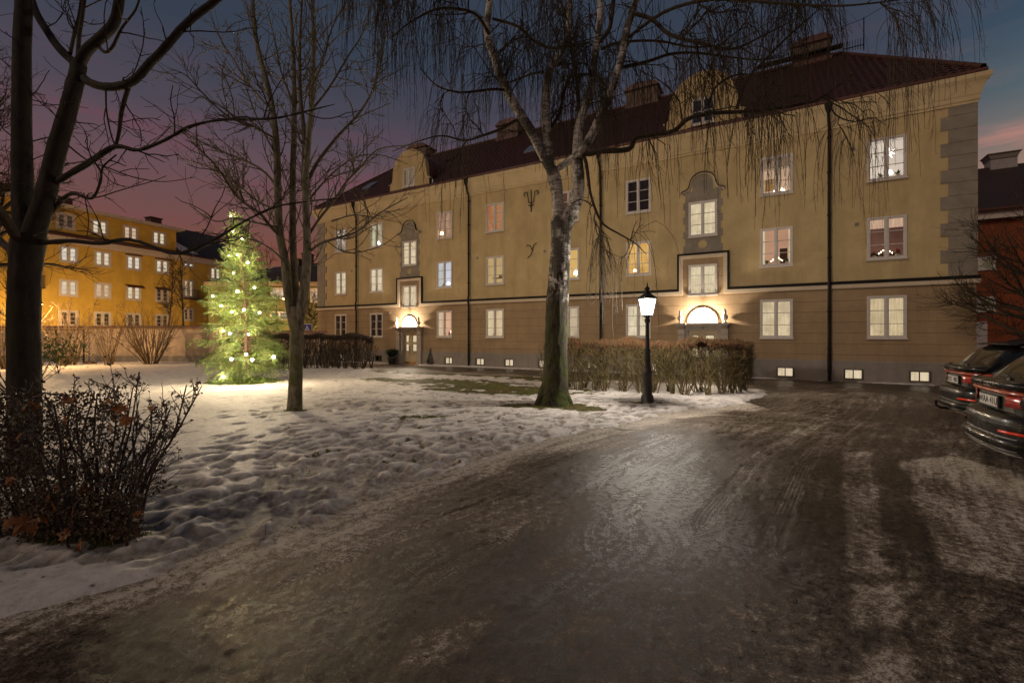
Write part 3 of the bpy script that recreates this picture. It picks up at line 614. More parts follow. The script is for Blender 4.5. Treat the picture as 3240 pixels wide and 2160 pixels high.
def pantiles(name, p00, p10, p01, p11, par, m, pitch=.24, course=.34, amp=.022, clip=None):
    # wavy tile courses between two edges (bottom p00->p10, top p01->p11) as real geometry
    p00, p10, p01, p11 = map(Vector, (p00, p10, p01, p11)); U = (p10-p00); Lw = U.length; U.normalize()
    up_ = p01-p00; up_ = up_-U*up_.dot(U); Ls = up_.length; up_.normalize(); nrm = U.cross(up_).normalized()
    if nrm.z < 0: nrm = -nrm
    nu = int(Lw/pitch*5); nc = int(Ls/course); V = []; Q = []
    for j in range(nc):
        for e, (s_, lift) in enumerate(((j/nc, .030), ((j+1)/nc, .0))):
            f = s_; a = (p00+(p01-p00)*f); e_ = (p10+(p11-p10)*f); ua, ub = (a-p00).dot(U), (e_-p00).dot(U)
            for i in range(nu+1):
                u = Lw*i/nu; u = min(max(u, ua), ub); wv = amp*math.sin(u/pitch*2*math.pi)+amp*.4*math.sin(u/pitch*4*math.pi+.6)
                q = p00+U*u+up_*(Ls*f)+nrm*(wv+lift); V.append(q[:])
        b0 = j*2*(nu+1)
        for i in range(nu): Q.append((b0+i, b0+i+1, b0+nu+2+i, b0+nu+1+i))
    return link(name, np_mesh(name, np.array(V), np.array(Q), m, True), par)
pantiles('roof', (ex0, ey0, ez), (ex1, ey0, ez), (rx0, 6, RZ), (rx1, 6, RZ), house, M_TILE)
b = MB(); b.add([(ex0, ey0, ez-.02), (ex1, ey0, ez-.02), (ex1, ey1, ez-.02), (ex0, ey1, ez-.02), (rx0, 6, RZ-.03), (rx1, 6, RZ-.03)], [(0, 1, 5, 4), (1, 2, 5), (2, 3, 4, 5), (3, 0, 4)]).build('roof_underlay', M_TILE, house)
b = MB()
for a, e in (((rx0, 6, RZ), (rx1, 6, RZ)), ((ex1, ey0, ez), (rx1, 6, RZ)), ((ex0, ey0, ez), (rx0, 6, RZ)), ((ex1, ey1, ez), (rx1, 6, RZ))):
    a, e = Vector(a), Vector(e); n = int((e-a).length/.36)
    for i in range(n):
        p, q = a.lerp(e, i/n), a.lerp(e, (i+1.08)/n); b.tube([p+EZ*.02, q+EZ*.035], [.115, .095], 8)
b.build('ridge_tiles', M_TILE, house, True)
# chimneys, roof ladder, ridge wire
M_CH = mat('chimney_render', (.09, .065, .05), (.15, .11, .085), sc=3, rough=.9, bs=.4, bsc=30)
for x0, x1 in ((-4.98, -3.46), (-13.26, -11.49), (-22.06, -20.46), (-30.0, -28.3)):
    o = MB().box(x0, x1, 5.55, 6.7, 14.5, 15.85).build('chimney', M_CH, house); b = MB(); b.box(x0-.10, x1+.10, 5.45, 6.8, 15.85, 15.92); b.prism([(x0-.1, 15.92), (x1+.1, 15.92), (x1-.25, 16.15), (x0+.25, 16.15)], 5.45, 6.8); b.build('chimney_cap', M_RED, o)
    b = MB(); b.box(x0-.05, x1+.05, 5.48, 6.72, 14.3, 15.0); [b.box(x0+.02+.3*i, x0+.05+.3*i, 5.52, 5.55, 15.0, 15.85) for i in range(1, 5)]; b.build('chimney_flashing', M_RED, o)
b = MB()
for i in range(8): b.box(-2.95+i*.1, -2.93+i*.1, 5.4, 5.42, 14.9, 15.38)
b.box(-2.98, -2.2, 5.39, 5.43, 15.05, 15.08); b.box(-2.24, -2.2, 5.4, 5.44, 14.8, 16.3); b.box(-6.5, -3.0, 5.3, 5.7, 15.28, 15.34); b.build('roof_ladder', M_BLK, house)
MB().tube([(-33, 6, 15.9), (-17, 6, 15.75), (-3.5, 6, 16.4), (-2.22, 5.4, 16.25), (4, 3, 17.6)], .012, 4).build('ridge_wire', M_BLK, house)
for x in (-17.9, -30.6): MB().add([(x, 1.6, 11.95), (x+.8, 1.6, 11.95), (x+.8, 2.35, 12.53), (x, 2.35, 12.53), (x, 1.55, 11.8), (x+.8, 1.55, 11.8), (x+.8, 2.4, 12.45), (x, 2.4, 12.45)], [(0, 1, 2, 3), (0, 4, 5, 1), (1, 5, 6, 2), (3, 7, 4, 0)]).build('skylight', mat('skylight_glass', (.12, .13, .15), rough=.12, spec=.8), house)
# dormers
for c in (C1, C2):
    ol = [(c-1.55, 10.50), (c+1.55, 10.50), (c+1.55, 10.92), (c+1.46, 11.0), (c+1.36, 11.12), (c+1.33, 11.3)]
    ar = [(c+1.34*math.cos(a), 11.52+1.36*math.sin(a)) for a in np.linspace(.0, math.pi, 25)]; left_ = [(2*c-x, z) for x, z in ol[2:]][::-1]
    hx0, hx1, hz0, hz1 = c-.46, c+.46, 10.62, 11.76
    full = ol+ar+left_
    b = MB()
    # gable wall as strips left/right/above the window
    def zt(x):
        x = abs(x-c)
        if x <= 1.34: return 11.52+1.36*math.sqrt(max(0, 1-(x/1.34)**2))
        return 10.92+(1.55-x)*1.2
    xs = np.unique(np.concatenate([np.linspace(c-1.55, c+1.55, 50), [hx0, hx1]]))
    for i in range(len(xs)-1):
        a, e = xs[i], xs[i+1]; mid = (a+e)/2; inw = hx0 < mid < hx1
        b.quad((a, -.06, hz1 if inw else 10.50), (e, -.06, hz1 if inw else 10.50), (e, -.06, zt(e)), (a, -.06, zt(a)))
        if inw: b.quad((a, -.06, 10.50), (e, -.06, 10.5), (e, -.06, hz0), (a, -.06, hz0))
        b.quad((a, -.06, zt(a)), (e, -.06, zt(e)), (e, .2, zt(e)), (a, .2, zt(a)))
    d = b.build('dormer_gable', M_UP, house)
    b = MB(); rings = []
    for i, q in enumerate([(c+1.30*math.cos(a), 11.50+1.30*math.sin(a)) for a in np.linspace(-.5, math.pi+.5, 27)]): rings.append([(q[0], .19, q[1]), (q[0], 3.2, q[1])])
    b.loft(rings, cap=False, closed=False); d2 = b.build('dormer_roof', M_RED, d)
    o = place_window(d, hx0, hz0, .92, 1.14, 2, y=-.06); blind_mb(.92, 1.14, .25).build('dark_room', emis('dormer_dark' if c == C1 else 'dormer_dim', (.012, .012, .018) if c == C1 else (.30, .22, .13), .8 if c == C1 else .7, .3, 3), o)
    MB().box(c-1.62, c-1.33, -.09, .1, 10.93, 10.975).build('shoulder_moulding', M_CO, d); MB().box(c+1.33, c+1.62, -.09, .1, 10.93, 10.975).build('shoulder_moulding', M_CO, d)
    x = c+1.75; MB().box(x, x+.05, -.05, .35, 10.55, 10.8).box(x+.02, x+.6, .3, .34, 10.6, 10.63).build('snow_guard', mat('pale_metal', (.4, .4, .42), rough=.4, metal=.6), house)
# downpipes with hoppers
for x in (-4.04, -12.88, -20.42, -29.28):
    b = MB(); b.tube([(x, -.11, .02), (x, -.11, 3.3), (x, -.16, 3.5), (x, -.16, 3.75), (x, -.11, 3.95), (x, -.11, 9.25), (x, -.13, 9.45), (x-.03, -.26, 9.75), (x-.04, -.30, 9.95)], .052, 10)
    b.lathe([(.055, 0), (.10, .14), (.13, .30), (.13, .36)], 10, (x-.04, -.33, 9.93)); b.tube([(x, -.11, .3), (x, -.11, 1.0)], .06, 10)
    for z in (1.2, 2.6, 4.6, 6.2, 7.8, 9.1): b.box(x-.065, x+.065, -.175, -.0, z, z+.03)
    b.build('downpipe', M_BLK, house, True)
# wall anchors and vents
b = MB()
def spiral(cx, cz, r, s, n=14, a0=math.pi/2, y=-.06): return [(cx+s*r*(1-i/n*.62)*math.cos(a0-i/n*4.6), y, cz+r*(1-i/n*.62)*math.sin(a0-i/n*4.6)) for i in range(n+1)]
ax = -16.58
b.tube([(ax, -.05, 8.02), (ax, -.05, 9.15)], .022, 6)
for s in (-1, 1):
    b.tube([(ax, -.05, 8.45), (ax+s*.14, -.055, 8.52), (ax+s*.17, -.06, 8.75), (ax+s*.20, -.06, 8.95)]+[(ax+s*(.30+.11*math.cos(math.pi-a)), -.06, 8.96+.11*math.sin(a)) for a in np.linspace(0, 4.4, 10)], .02, 6)
    b.tube([(ax, -.05, 8.34), (ax+s*.15, -.06, 8.37)], .022, 6)
b.build('wall_anchor', M_BLK, house)
b = MB(); b.tube([(-16.78, -.05, 5.68), (-16.60, -.05, 5.82), (-16.52, -.05, 6.05), (-16.45, -.05, 6.3), (-16.28, -.05, 6.42)], .02, 6); b.tube([(-16.52, -.05, 6.05), (-16.62, -.05, 6.28), (-16.78, -.05, 6.36), (-16.86, -.05, 6.28)], .018, 6); b.build('wall_anchor', M_BLK, house)
for x, z in ((-15.83, 5.95), (-19.9, 5.95), (-29.8, 5.95), (-3.32, 8.55), (-3.2, 5.78), (-19.9, 3.15), (-26.5, 3.1)): MB().box(x-.06, x+.06, -.02, .0, z-.06, z+.06).build('vent', M_WD, house)
# ---------------------------------------------------------------- entrances
M_DOOR = mat('door_paint', (.50, .40, .24), (.56, .45, .28), sc=4, rough=.5); M_BR = mat('brass', (.6, .38, .12), rough=.25, metal=1)
for c, num in ((C1, '198'), (C2, None)):
    b = MB(); b.box(c-.56, c-.50, .13, .21, 0, 1.92); b.box(c+.50, c+.56, .13, .21, 0, 1.92); b.box(c-.50, c+.50, .13, .21, 1.83, 1.92)
    x0 = c-.50
    for a, e in ((.0, .47), (.475, 1.0)):      # two leaves around their glass openings
        g0, g1 = (a+.07, e-.16) if a == 0 else (a+.13, e-.06)
        b.box(x0+a, x0+g0, .14, .19, 0, 1.828); b.box(x0+g1, x0+e, .14, .19, 0, 1.828)
        for z0, z1 in ((0.0, .77), (1.20, 1.31), (1.73, 1.828)): b.box(x0+g0, x0+g1, .14, .19, z0, z1)
        b.box(x0+a+.06, x0+e-.06, .13, .14, .18, .62); 
    d = b.build('entrance_door', M_DOOR, house); gm = emis('door_glass_glow', (1, .82, .52), .80, .25, 4)
    k = MB()
    for a, e in ((.0, .47), (.475, 1.0)):
        g0, g1 = (a+.07, e-.16) if a == 0 else (a+.13, e-.06)
        for z0, z1 in ((.77, 1.20), (1.31, 1.73)):
            MB().quad((x0+g0, .175, z0), (x0+g1, .175, z0), (x0+g1, .175, z1), (x0+g0, .175, z1)).build('door_glass', gm, d)
            for bx0, bx1, bz0, bz1 in ((g0, g0+.018, z0, z1), (g1-.018, g1, z0, z1), (g0+.018, g1-.018, z0, z0+.018), (g0+.018, g1-.018, z1-.018, z1)): k.box(x0+bx0, x0+bx1, .133, .1738, bz0, bz1)
    k.build('glazing_bead', M_DK, d)
    MB().box(x0+.48, x0+.98, .120, .1295, .02, .13).box(x0+.02, x0+.46, .120, .1295, .02, .13).build('kick_plate', M_BR, d)
    MB().tube([(x0+.44, .12, .80), (x0+.44, .07, .83), (x0+.44, .07, 1.08), (x0+.44, .12, 1.11)], .012, 6).build('handle', M_BLK, d)
    # stone portal
    b = MB()
    for s in (-1, 1):
        f = lambda a, e: (c+s*a, c+s*e) if s > 0 else (c+s*e, c+s*a)
        for (a, e, y0, z0, z1) in ((.70, .98, -.16, .0, .72), (.705, .975, -.14, .72, 1.70), (.70, .98, -.155, 1.70, 1.74), (.685, .995, -.20, 1.76, 1.79), (.70, .98, -.17, 1.79, 1.98)):
            u, v = f(a, e); b.box(u, v, y0, 0, z0, z1)
        u, v = f(.56, .70); b.box(u, v, -.04, .16, 0, 1.98); u, v = f(.72, .96); b.add([(u, -.17, 1.98), (v, -.17, 1.98), (v, -.33, 2.12), (u, -.33, 2.12), (u, 0, 1.98), (v, 0, 1.98), (v, 0, 2.12), (u, 0, 2.12)], [(0, 1, 2, 3), (0, 3, 7, 4), (1, 5, 6, 2)])
    b.box(c-.70, c+.70, -.10, .0, 1.925, 2.12); b.box(c-1.02, c+1.02, -.34, 0, 2.12, 2.17); b.box(c-1.08, c-.62, -.42, 0, 2.17, 2.235); b.box(c+.62, c+1.08, -.42, 0, 2.17, 2.235); b.box(c-.62, c+.62, -.36, 0, 2.17, 2.232)
    b.box(c-.9, c+.9, -.45, .15, -.08, .0-.004)
    po = b.build('portal', M_STONE, house)
    for s in (-1, 1):
        MB().lathe([(.09, 0), (.10, .025), (.05, .05), (.045, .07), (.10, .14), (.135, .21), (.12, .28), (.07, .34), (.055, .37), (.085, .40), (.06, .43), (.075, .48), (.05, .53), (.02, .58), (.004, .60)], 14, (c+s*.86, -.20, 2.235)).build('vase', M_STONE, po, True)
    # arched fanlight niche
    fan = [(c-.56, 2.236), (c+.56, 2.236)]+[(c+.56*math.cos(a), 2.25+.60*math.sin(a)) for a in np.linspace(0, math.pi, 22)]
    o = MB().prism(fan, -.012, -.004).build('fanlight', mat('fanlight_white_plaster', (.42, .37, .30), (.50, .45, .38), sc=4, rough=.8), po)
    b = MB(); rings = []
    for a in np.linspace(0, math.pi, 24):
        ca, sa = math.cos(a), math.sin(a); rings.append([(c+.56*ca, -.06, 2.25+.60*sa), (c+.60*ca, -.06, 2.25+.645*sa), (c+.60*ca, 0, 2.25+.645*sa), (c+.56*ca, 0, 2.25+.60*sa)])
    b.loft(rings).build('fanlight_frame', M_PALE, o)
    b = MB()
    for a in (.35, .9, math.pi-.9, math.pi-.35): b.add([(c+.62*math.cos(a), -.018, 2.25+.665*math.sin(a)), (c+.80*math.cos(a), -.018, 2.25+.85*math.sin(a)), (c+.80*math.cos(a)+.015, -.018, 2.25+.85*math.sin(a)), (c+.62*math.cos(a)+.015, -.018, 2.25+.665*math.sin(a))], [(0, 1, 2, 3)])
    b.build('joint_lines', M_WD, po)
    lamp = thing('wall_lamp', 'glaring white lamp in the arch above the entrance door '+('numbered 198 behind the hedge' if num else 'flanked by potted evergreens'), 'lamp', fw(c, 0, 2.26), FROT)
    gl_ = MB().lathe([(.02, .0), (.07, .02), (.10, .07), (.105, .12), (.08, .18), (.03, .21)], 14, (0, -.30, .08)).build('globe', glowglass('white_hot_lamp', (1, .86, .70), 12), lamp, True); lamp_in(lamp, (0, -.30, .19), 480, (1, .82, .62), .06)
    MB().tube([(0, -.02, .45), (0, -.30, .45), (0, -.30, .30)], .012, 6).lathe([(.05, 0), (.03, .04)], 10, (0, -.30, .29)).build('bracket', M_BLK, lamp)
if True:
    cu = bpy.data.curves.new('house_number', 'FONT'); cu.body = '198'; cu.size = .095; cu.extrude = .004; cu.align_x = 'CENTER'; tmp = bpy.data.objects.new('tmp', cu); COL.objects.link(tmp)
    dg = bpy.context.evaluated_depsgraph_get(); me = bpy.data.meshes.new_from_object(tmp.evaluated_get(dg)); bpy.data.objects.remove(tmp); me.materials.clear(); me.materials.append(M_BLK)
    no = link('house_number', me, bpy.data.objects['portal'], (C1, -.106, 2.0)); no.rotation_euler = (R(90), 0, 0)
# ---------------------------------------------------------------- things standing in the windows
M_CER = mat('white_ceramic', (.62, .58, .52), rough=.3); M_LEAF = mat('house_plant_leaf', (.03, .10, .015), (.07, .16, .02), sc=20, rough=.5); M_POIN = mat('poinsettia_red', (.55, .01, .02), (.7, .03, .03), sc=9, rough=.6)
M_FLAME = emis('candle_bulb', (1, .78, .48), 14); M_WOODW = mat('candle_arch_wood', (.35, .25, .15), rough=.6)
def inwin(k, fx, dy=.18, dz=.06):
    x, z, w_, h_ = WIN[k]; return fw(x+fx*w_, dy, z+dz)
def candle_arch(k, fx, label, n=7, wd=.42):
    t_ = thing('candle_arch', label, 'candle arch', inwin(k, fx), FROT, 'electric candle arches in windows'); b = MB(); b.box(-wd/2, wd/2, -.03, .03, 0, .025); 
    for i in range(n):
        x = -wd*.45+wd*.9*i/(n-1); hh = .09+.16*(1-abs(2*i/(n-1)-1)); b.box(x-.006, x+.006, -.006, .006, .02, hh); b.lathe([(.012, 0), (.012, .07)], 8, (x, 0, hh))
    b.build('stand', M_WOODW, t_)
    for i in range(n):
        x = -wd*.45+wd*.9*i/(n-1); hh = .09+.16*(1-abs(2*i/(n-1)-1)); MB().lathe([(.006, 0), (.014, .015), (.012, .03), (.003, .05)], 8, (x, 0, hh+.07)).build('candle_bulb', M_FLAME, t_, True)
def plant(k, fx, label, red=False, s=1, cat='house plant', sticks=False):
    t_ = thing('potted_plant', label, cat, inwin(k, fx, .17), FROT); MB().lathe([(.05*s, 0), (.065*s, .09*s), (.065*s, .10*s)], 12).build('pot', M_CER, t_, True)
    rg = random.Random(label); 
    for mm, n, sp, nm in ((M_LEAF, 22, .11, 'leaves'),)+(((M_POIN, 16, .09, 'bracts'),) if red else ()):
        b = MB()
        for i in range(n):
            a = rg.uniform(0, 6.28); el = rg.uniform(.1, 1.2) if nm == 'leaves' else rg.uniform(.3, 1.4); l = sp*s*rg.uniform(.8, 1.5); z0 = .10*s if nm == 'leaves' else .15*s
            d = Vector((math.cos(a)*math.cos(el), math.sin(a)*math.cos(el)*.6, math.sin(el))); sd_ = Vector((-math.sin(a), math.cos(a), 0))*.022*s; p = Vector((0, 0, z0))
            b.quad(p, p+d*l*.5+sd_, p+d*l, p+d*l*.5-sd_)
        b.build(nm, mm, t_)
    if sticks: MB().tube([(0, 0, .1), (.0, 0, .42)], .006, 4).tube([(.03, 0, .1), (.04, 0, .38)], .006, 4).tube([(-.03, 0, .1), (-.02, 0, .35)], .006, 4).build('sticks', M_DK, t_)
def table_lamp(k, fx, label, c=(1, .85, .7), st=7, s=1.0, dy=.2):
    t_ = thing('table_lamp', label, 'table lamp', inwin(k, fx, dy), FROT); MB().lathe([(.05*s, 0), (.05*s, .01), (.015*s, .03), (.02*s, .12*s), (.01*s, .2*s)], 10).build('base', M_CER, t_, True)
    MB().lathe([(.10*s, .17*s), (.055*s, .30*s)], 14).build('shade', emis('lampshade_%s' % k, c, st), t_, True)
candle_arch('A2', .50, 'glowing candle arch between two poinsettias on the middle sill of the end column'); candle_arch('B2', .52, 'candle arch beside a trailing plant and white pot in a pinkish room', 7)
candle_arch('C1', .40, 'added candle arch standing for bright reflections in the ground floor window behind the lantern', 7, .5); candle_arch('B1', .45, 'added candle arch behind pale blinds, standing for the reflected glow in the window right of the numbered portal', 5, .4)  # both arches added where the panes only reflect the tree lights
plant('A2', .20, 'red poinsettia left of the candle arch in the end column window', True, 1.1); plant('A2', .80, 'larger red poinsettia right of the candle arch in the end column window', True, 1.3)
plant('B2', .22, 'trailing green plant in white pot left of the candle arch in the pinkish room', s=1.2); plant('B2', .84, 'white pot with upright sticks beside the dark inner door', s=1.2, sticks=True)
plant('A3', .38, 'bright green plant in the top window with the paper star', s=1.2); plant('A3', .80, 'wide green plant right of the lamp under the paper star', s=1.3)
table_lamp('A3', .60, 'white shaded table lamp under the paper star', (1, .92, .85), 6, 1.1)
plant('E2', .30, 'small dark plant in the bluish lit first floor window', s=1.1); table_lamp('E2', .62, 'bluish white lamp in the bluish lit first floor window', (.8, .85, 1), 6)
table_lamp('E1', .86, 'red patterned lamp by the pink ground floor window right of the evergreens', (1, .62, .5), 6, 1.3); plant('E1', .70, 'red flowers in the pink ground floor window', True, 1.2)
plant('H1', .38, 'green plant in the ground floor window left of the birch', s=1.2); plant('H1', .86, 'reddish plant by the curtain in the ground floor window left of the birch', True, 1.0)
table_lamp('D2', .78, 'round white lamp in the yellow window just right of the birch trunk', (1, .95, .9), 10, 1.3); table_lamp('C2', .35, 'small twin lamp in the yellow window left of the stepped portal', (1, .8, .5), 5, .8, dy=.03+.02)
table_lamp('F3', .45, 'bright bluish lamp low in the top window above the left portal', (.9, .92, 1), 7, 1.2); table_lamp('E3', .30, 'glowing orange lamp in the top window behind birch twigs', (1, .6, .25), 8, 1.2, dy=.03+.02)
plant('H3', .82, 'potted plant in the orange curtained top window', s=1.2)
# paper star
t_ = thing('paper_star', 'large glowing white paper star hanging in the top window of the end column', 'paper star', inwin('A3', .60, .22, 1.0), FROT); b = MB()
for i in range(7):
    a = math.pi/2+i*2*math.pi/7; l = .21 if i % 2 == 0 else .18; tip = Vector((math.cos(a)*l, 0, math.sin(a)*l)); bs_ = [Vector((.045*math.cos(a+d), y, .045*math.sin(a+d))) for d, y in ((.8, 0), (0, -.04), (-.8, 0), (0, .04))]
    for q in range(4): b.add([bs_[q], bs_[(q+1) % 4], tip], [(0, 1, 2)])
b.build('star_body', emis('paper_star_glow', (1, .9, .82), 4.0), t_); MB().tube([(0, 0, .1), (0, 0, .5)], .003, 4).build('cord', M_CER, t_)
# chandelier in B3
t_ = thing('chandelier', 'five armed chandelier glowing under the woven valance', 'chandelier', inwin('B3', .60, .75, .10), FROT); b = MB(); b.tube([(0, 0, .05), (0, 0, 1.6)], .008, 5)
for i in range(6):
    a = i*math.pi/3; b.tube([(0, 0, .12), (.09*math.cos(a), .09*math.sin(a), .06), (.17*math.cos(a), .17*math.sin(a), .12), (.17*math.cos(a), .17*math.sin(a), .2)], .008, 5)
b.build('arms', mat('chandelier_iron', (.06, .03, .02), rough=.4), t_)
for i in range(6):
    a = i*math.pi/3; MB().lathe([(.012, 0), (.028, .03), (.02, .07), (.004, .10)], 8, (.17*math.cos(a), .17*math.sin(a), .2)).build('bulb', M_FLAME, t_, True)
# ================================================================ garden wall and the buildings beyond
M_GW = plaster('garden_wall_plaster', (.52, .40, .28), (.60, .47, .34)); M_GP = mat('garden_wall_base', (.22, .19, .16), (.27, .24, .2), rough=.9, bs=.2)
M_COP = mat('coping_tile', (.20, .10, .06), (.32, .17, .10), sc=9, rough=.8)
def garden_wall(x0, x1, Y, top, label, snow=False):
    g = thing('garden_wall', label, 'wall', ((x0+x1)/2, Y, 0)); w2 = (x1-x0)/2
    MB().box(-w2, w2, 0, .28, .42, top-.10).build('wall_body', M_GW, g); MB().box(-w2-.02, w2+.02, -.03, .31, -.1, .42).build('wall_base', M_GP, g)
    n = int((x1-x0)/.035); V = []; Q = []
    for i in range(n+1):
        x = -w2+2*w2*i/n; wv = .022*math.sin(x/.21*2*math.pi)
        V += [(x, -.10, top-.12+wv), (x, -.10, top-.10+wv), (x, .14, top+.06+wv), (x, .38, top-.10+wv), (x, .38, top-.12+wv), (x, .14, top+.02)]
    for i in range(n):
        for k in range(6): Q.append((i*6+k, (i+1)*6+k, (i+1)*6+(k+1) % 6, i*6+(k+1) % 6))
    link('coping', np_mesh('coping', np.array(V), np.array(Q), M_COP, False), g)
    return g
gw = garden_wall(-48, -16.4, 28.8, 2.28, 'long peach plaster garden wall with wavy tile coping behind the bare shrubs')
MB().box(-20.65+32.2, -19.25+32.2, -.045, 0, .44, 1.90).build('recess_panel', mat('recess_plaster', (.33, .25, .18), (.38, .29, .2), rough=.9), gw)
MB().prism([(-19.85+32.2+.30*math.cos(a), 1.46+.30*math.sin(a)) for a in np.linspace(0, 6.283, 29)[:-1]], -.06, -.046).build('roundel', M_GW, gw)
b = MB(); b.box(-28.5+32.2, -28.2+32.2, -.012, 0, .6, 2.0); b.build('wall_stain', mat('wall_stain', (.45, .34, .24), rough=.9), gw)
garden_wall(-16.4, -12.0, 29.2, 1.98, 'low end of the garden wall with tile coping beside the corner of the ochre house')
# ---- yellow house ---------------------------------------------------------
M_YE = plaster('yellow_plaster', (.50, .33, .06), (.62, .42, .09)); YR = math.atan2(.932, .362); YO = Vector((-40, 41, 0))
yh = thing('yellow_apartment_building', 'mustard yellow apartment building with white window frames behind the garden wall', 'building', YO, YR)
def yw(s, y=0, z=0): return YO+Vector((.362, .932, 0))*s+Vector((-.932, .362, 0))*y+EZ*z
YS = [(-5.2, ''), (-2.6, ''), (0.04, ''), (2.6, ''), (5.2, ''), (7.85, ''), (13.7, '')]
yh_holes = []; YWIN = []
for s, _ in YS:
    for r, z in enumerate((2.5, 5.25, 8.28)): YWIN.append((s-.68, z, 1.37, 1.5, r, s))
for s in (-2.6, .04, 2.6, 5.2, 7.85): YWIN.append((s-.68, 11.35, 1.37, 1.45, 3, s))
YWIN.append((10.6-.62, 9.30, 1.25, .62, 4, 10.6)); YWIN.append((10.6-.6, 5.95, 1.2, 2.0, 5, 10.6)); YWIN.append((10.6-.6, 3.35, 1.2, 1.45, 6, 10.6))
xs = [-14, 17]
b = MB(); hs = [(a, a+w, z, z+h) for a, z, w, h, r, s in YWIN]
def cells(x0, x1, z0, z1, holes, y):
    b = MB(); X_ = sorted({x0, x1, *[v for h in holes for v in h[:2] if x0 < v < x1]}); Z_ = sorted({z0, z1, *[v for h in holes for v in h[2:] if z0 < v < z1]})
    for i in range(len(X_)-1):
        for j in range(len(Z_)-1):
            cx, cz = (X_[i]+X_[i+1])/2, (Z_[j]+Z_[j+1])/2
            if any(h[0] < cx < h[1] and h[2] < cz < h[3] for h in holes): continue
            b.quad((X_[i], y, Z_[j]), (X_[i+1], y, Z_[j]), (X_[i+1], y, Z_[j+1]), (X_[i], y, Z_[j+1]))
    return b
b = cells(-14, 17, 0, 10.65, hs, 0); b.quad((17, 0, 0), (17, 10, 0), (17, 10, 10.6), (17, 0, 10.6)); b.quad((-14, 10, 0), (-14, 0, 0), (-14, 0, 10.6), (-14, 10, 10.6)); b.build('wall', M_YE, yh)
b = cells(-14, 9.6, 10.66, 13.2, hs, .5); b.quad((9.6, .5, 10.66), (9.6, 6, 10.66), (9.6, 6, 13.2), (9.6, .5, 13.2)); b.build('attic_wall', M_YE, yh)
M_WC = mat('white_cornice', (.50, .44, .38), (.56, .50, .44), rough=.8)
b = MB(); b.box(-14, 17.3, -.25, 0, 9.95, 10.25); b.box(-14, 17.4, -.45, 0, 10.25, 10.6); b.build('cornice', M_WC, yh); b = MB(); b.box(-14, 10.0, -.0, .5, 13.20, 13.3); b.box(-14, 10.15, -.12, .5, 13.3, 13.5); b.box(9.6, 10.1, .5, 6, 13.2, 13.49); b.build('attic_cornice', M_WC, yh)
b = MB(); b.box(-14, 17.45, -.55, -.45, 10.52, 10.66); b.quad((-14, -.55, 10.62), (9.6, -.55, 10.62), (9.6, .5, 11.05), (-14, .5, 11.05)); b.build('ledge_roof', M_RED, yh)
M_T2 = tilemat('far_roof_tiles', (.022, .012, .010), (.04, .02, .015), (.06, .035, .03))
b = MB(); b.add([(9.6, -.55, 10.67), (17.6, -.55, 10.67), (17.0, 5, 14.6), (9.6, 5, 14.6), (-14, 5, 14.6), (-14, .3, 13.5), (10.1, .3, 13.5), (10.0, 5, 14.62), (17.6, 10.5, 10.67), (-14, 10.5, 10.67)], [(0, 1, 2, 3), (5, 6, 7, 4), (2, 8, 9, 4, 3), (1, 8, 2)]).build('roof', M_T2, yh)
MB().add([(9.62, -.2, 10.98), (11.6, -.3, 10.9), (10.4, 1.4, 12.1), (9.62, 2.2, 12.7)], [(0, 1, 2, 3)]).build('roof_snow', mat('roof_snow', (.55, .52, .55), rough=.7), yh)
for s in (-3.4, .9, 8.9): MB().box(s, s+1.1, 3.6, 4.6, 13.8, 14.85).box(s-.1, s+1.2, 3.5, 4.7, 14.85, 14.97).build('chimney', M_RED, yh)
rl = random.Random(3); mcol = [(1, .88, .66), (.98, .84, .60), (1, .92, .76), (.85, .62, .40)]
for a, z, w_, h_, r, s in YWIN:
    y = .5 if r == 3 else 0
    o = place_window(yh, a, z, w_, h_, 3 if r in (0, 1, 2, 3, 6) else (5 if r == 5 else 1), y=y, t=.15, mull=.14, sash=.06, mun=.035)
    dark = (r == 0) or (r == 6) or (r == 3 and s < 1) or (r == 1 and s == 7.85) or s < -2
    blind_mb(w_, h_).build('pane', emis('far_dark_glass', (.035, .022, .012), .9, .7, 2) if dark else emis('far_lit_%d' % ((int(abs(s)*7)+r) % 4), mcol[(int(abs(s)*7)+r) % 4], .80, .22, 2.5), o)
    if r == 1 and s in (5.2, 7.85): MB().add([(a-.1, -.02, z+h_+.08), (a+w_+.1, -.02, z+h_+.08), (a+w_+.1, -.50, z+h_-.18), (a-.1, -.50, z+h_-.18), (a-.1, -.50, z+h_-.26), (a+w_+.1, -.50, z+h_-.26)], [(0, 1, 2, 3), (3, 2, 5, 4)]).build('awning', M_RED, yh)
    if r == 2 and s in (5.2, 7.85): MB().box(a-.04, a+w_+.04, -.14, -.03, z+h_-.02, z+h_+.09).build('awning_box', M_RED, yh)
for s in (-2.9, 10.6):
    b = MB(); b.box(s-.95, s+.95, -1.0, 0, 5.72, 5.84); b.box(s-.95, s+.95, -1.0, -.97, 6.78, 6.82)
    for i in range(26): b.box(s-.95+i*.0745, s-.935+i*.0745, -1.0, -.985, 5.84, 6.78)
    for q in (-.95, .93): b.box(s+q, s+q+.02, -.97, 0, 6.78, 6.81); [b.box(s+q, s+q+.015, -.95+.1*i, -.94+.1*i, 5.84, 6.78) for i in range(10)]
    b.build('balcony', mat('balcony_iron', (.05, .03, .02), rough=.7), yh)
b = MB(); b.box(8.6, 12.6, -.35, 0, 2.55, 2.70); b.box(8.8, 9.0, -.3, 0, 2.3, 2.55); b.box(12.2, 12.4, -.3, 0, 2.3, 2.55); b.build('porch_ledge', M_WC, yh)
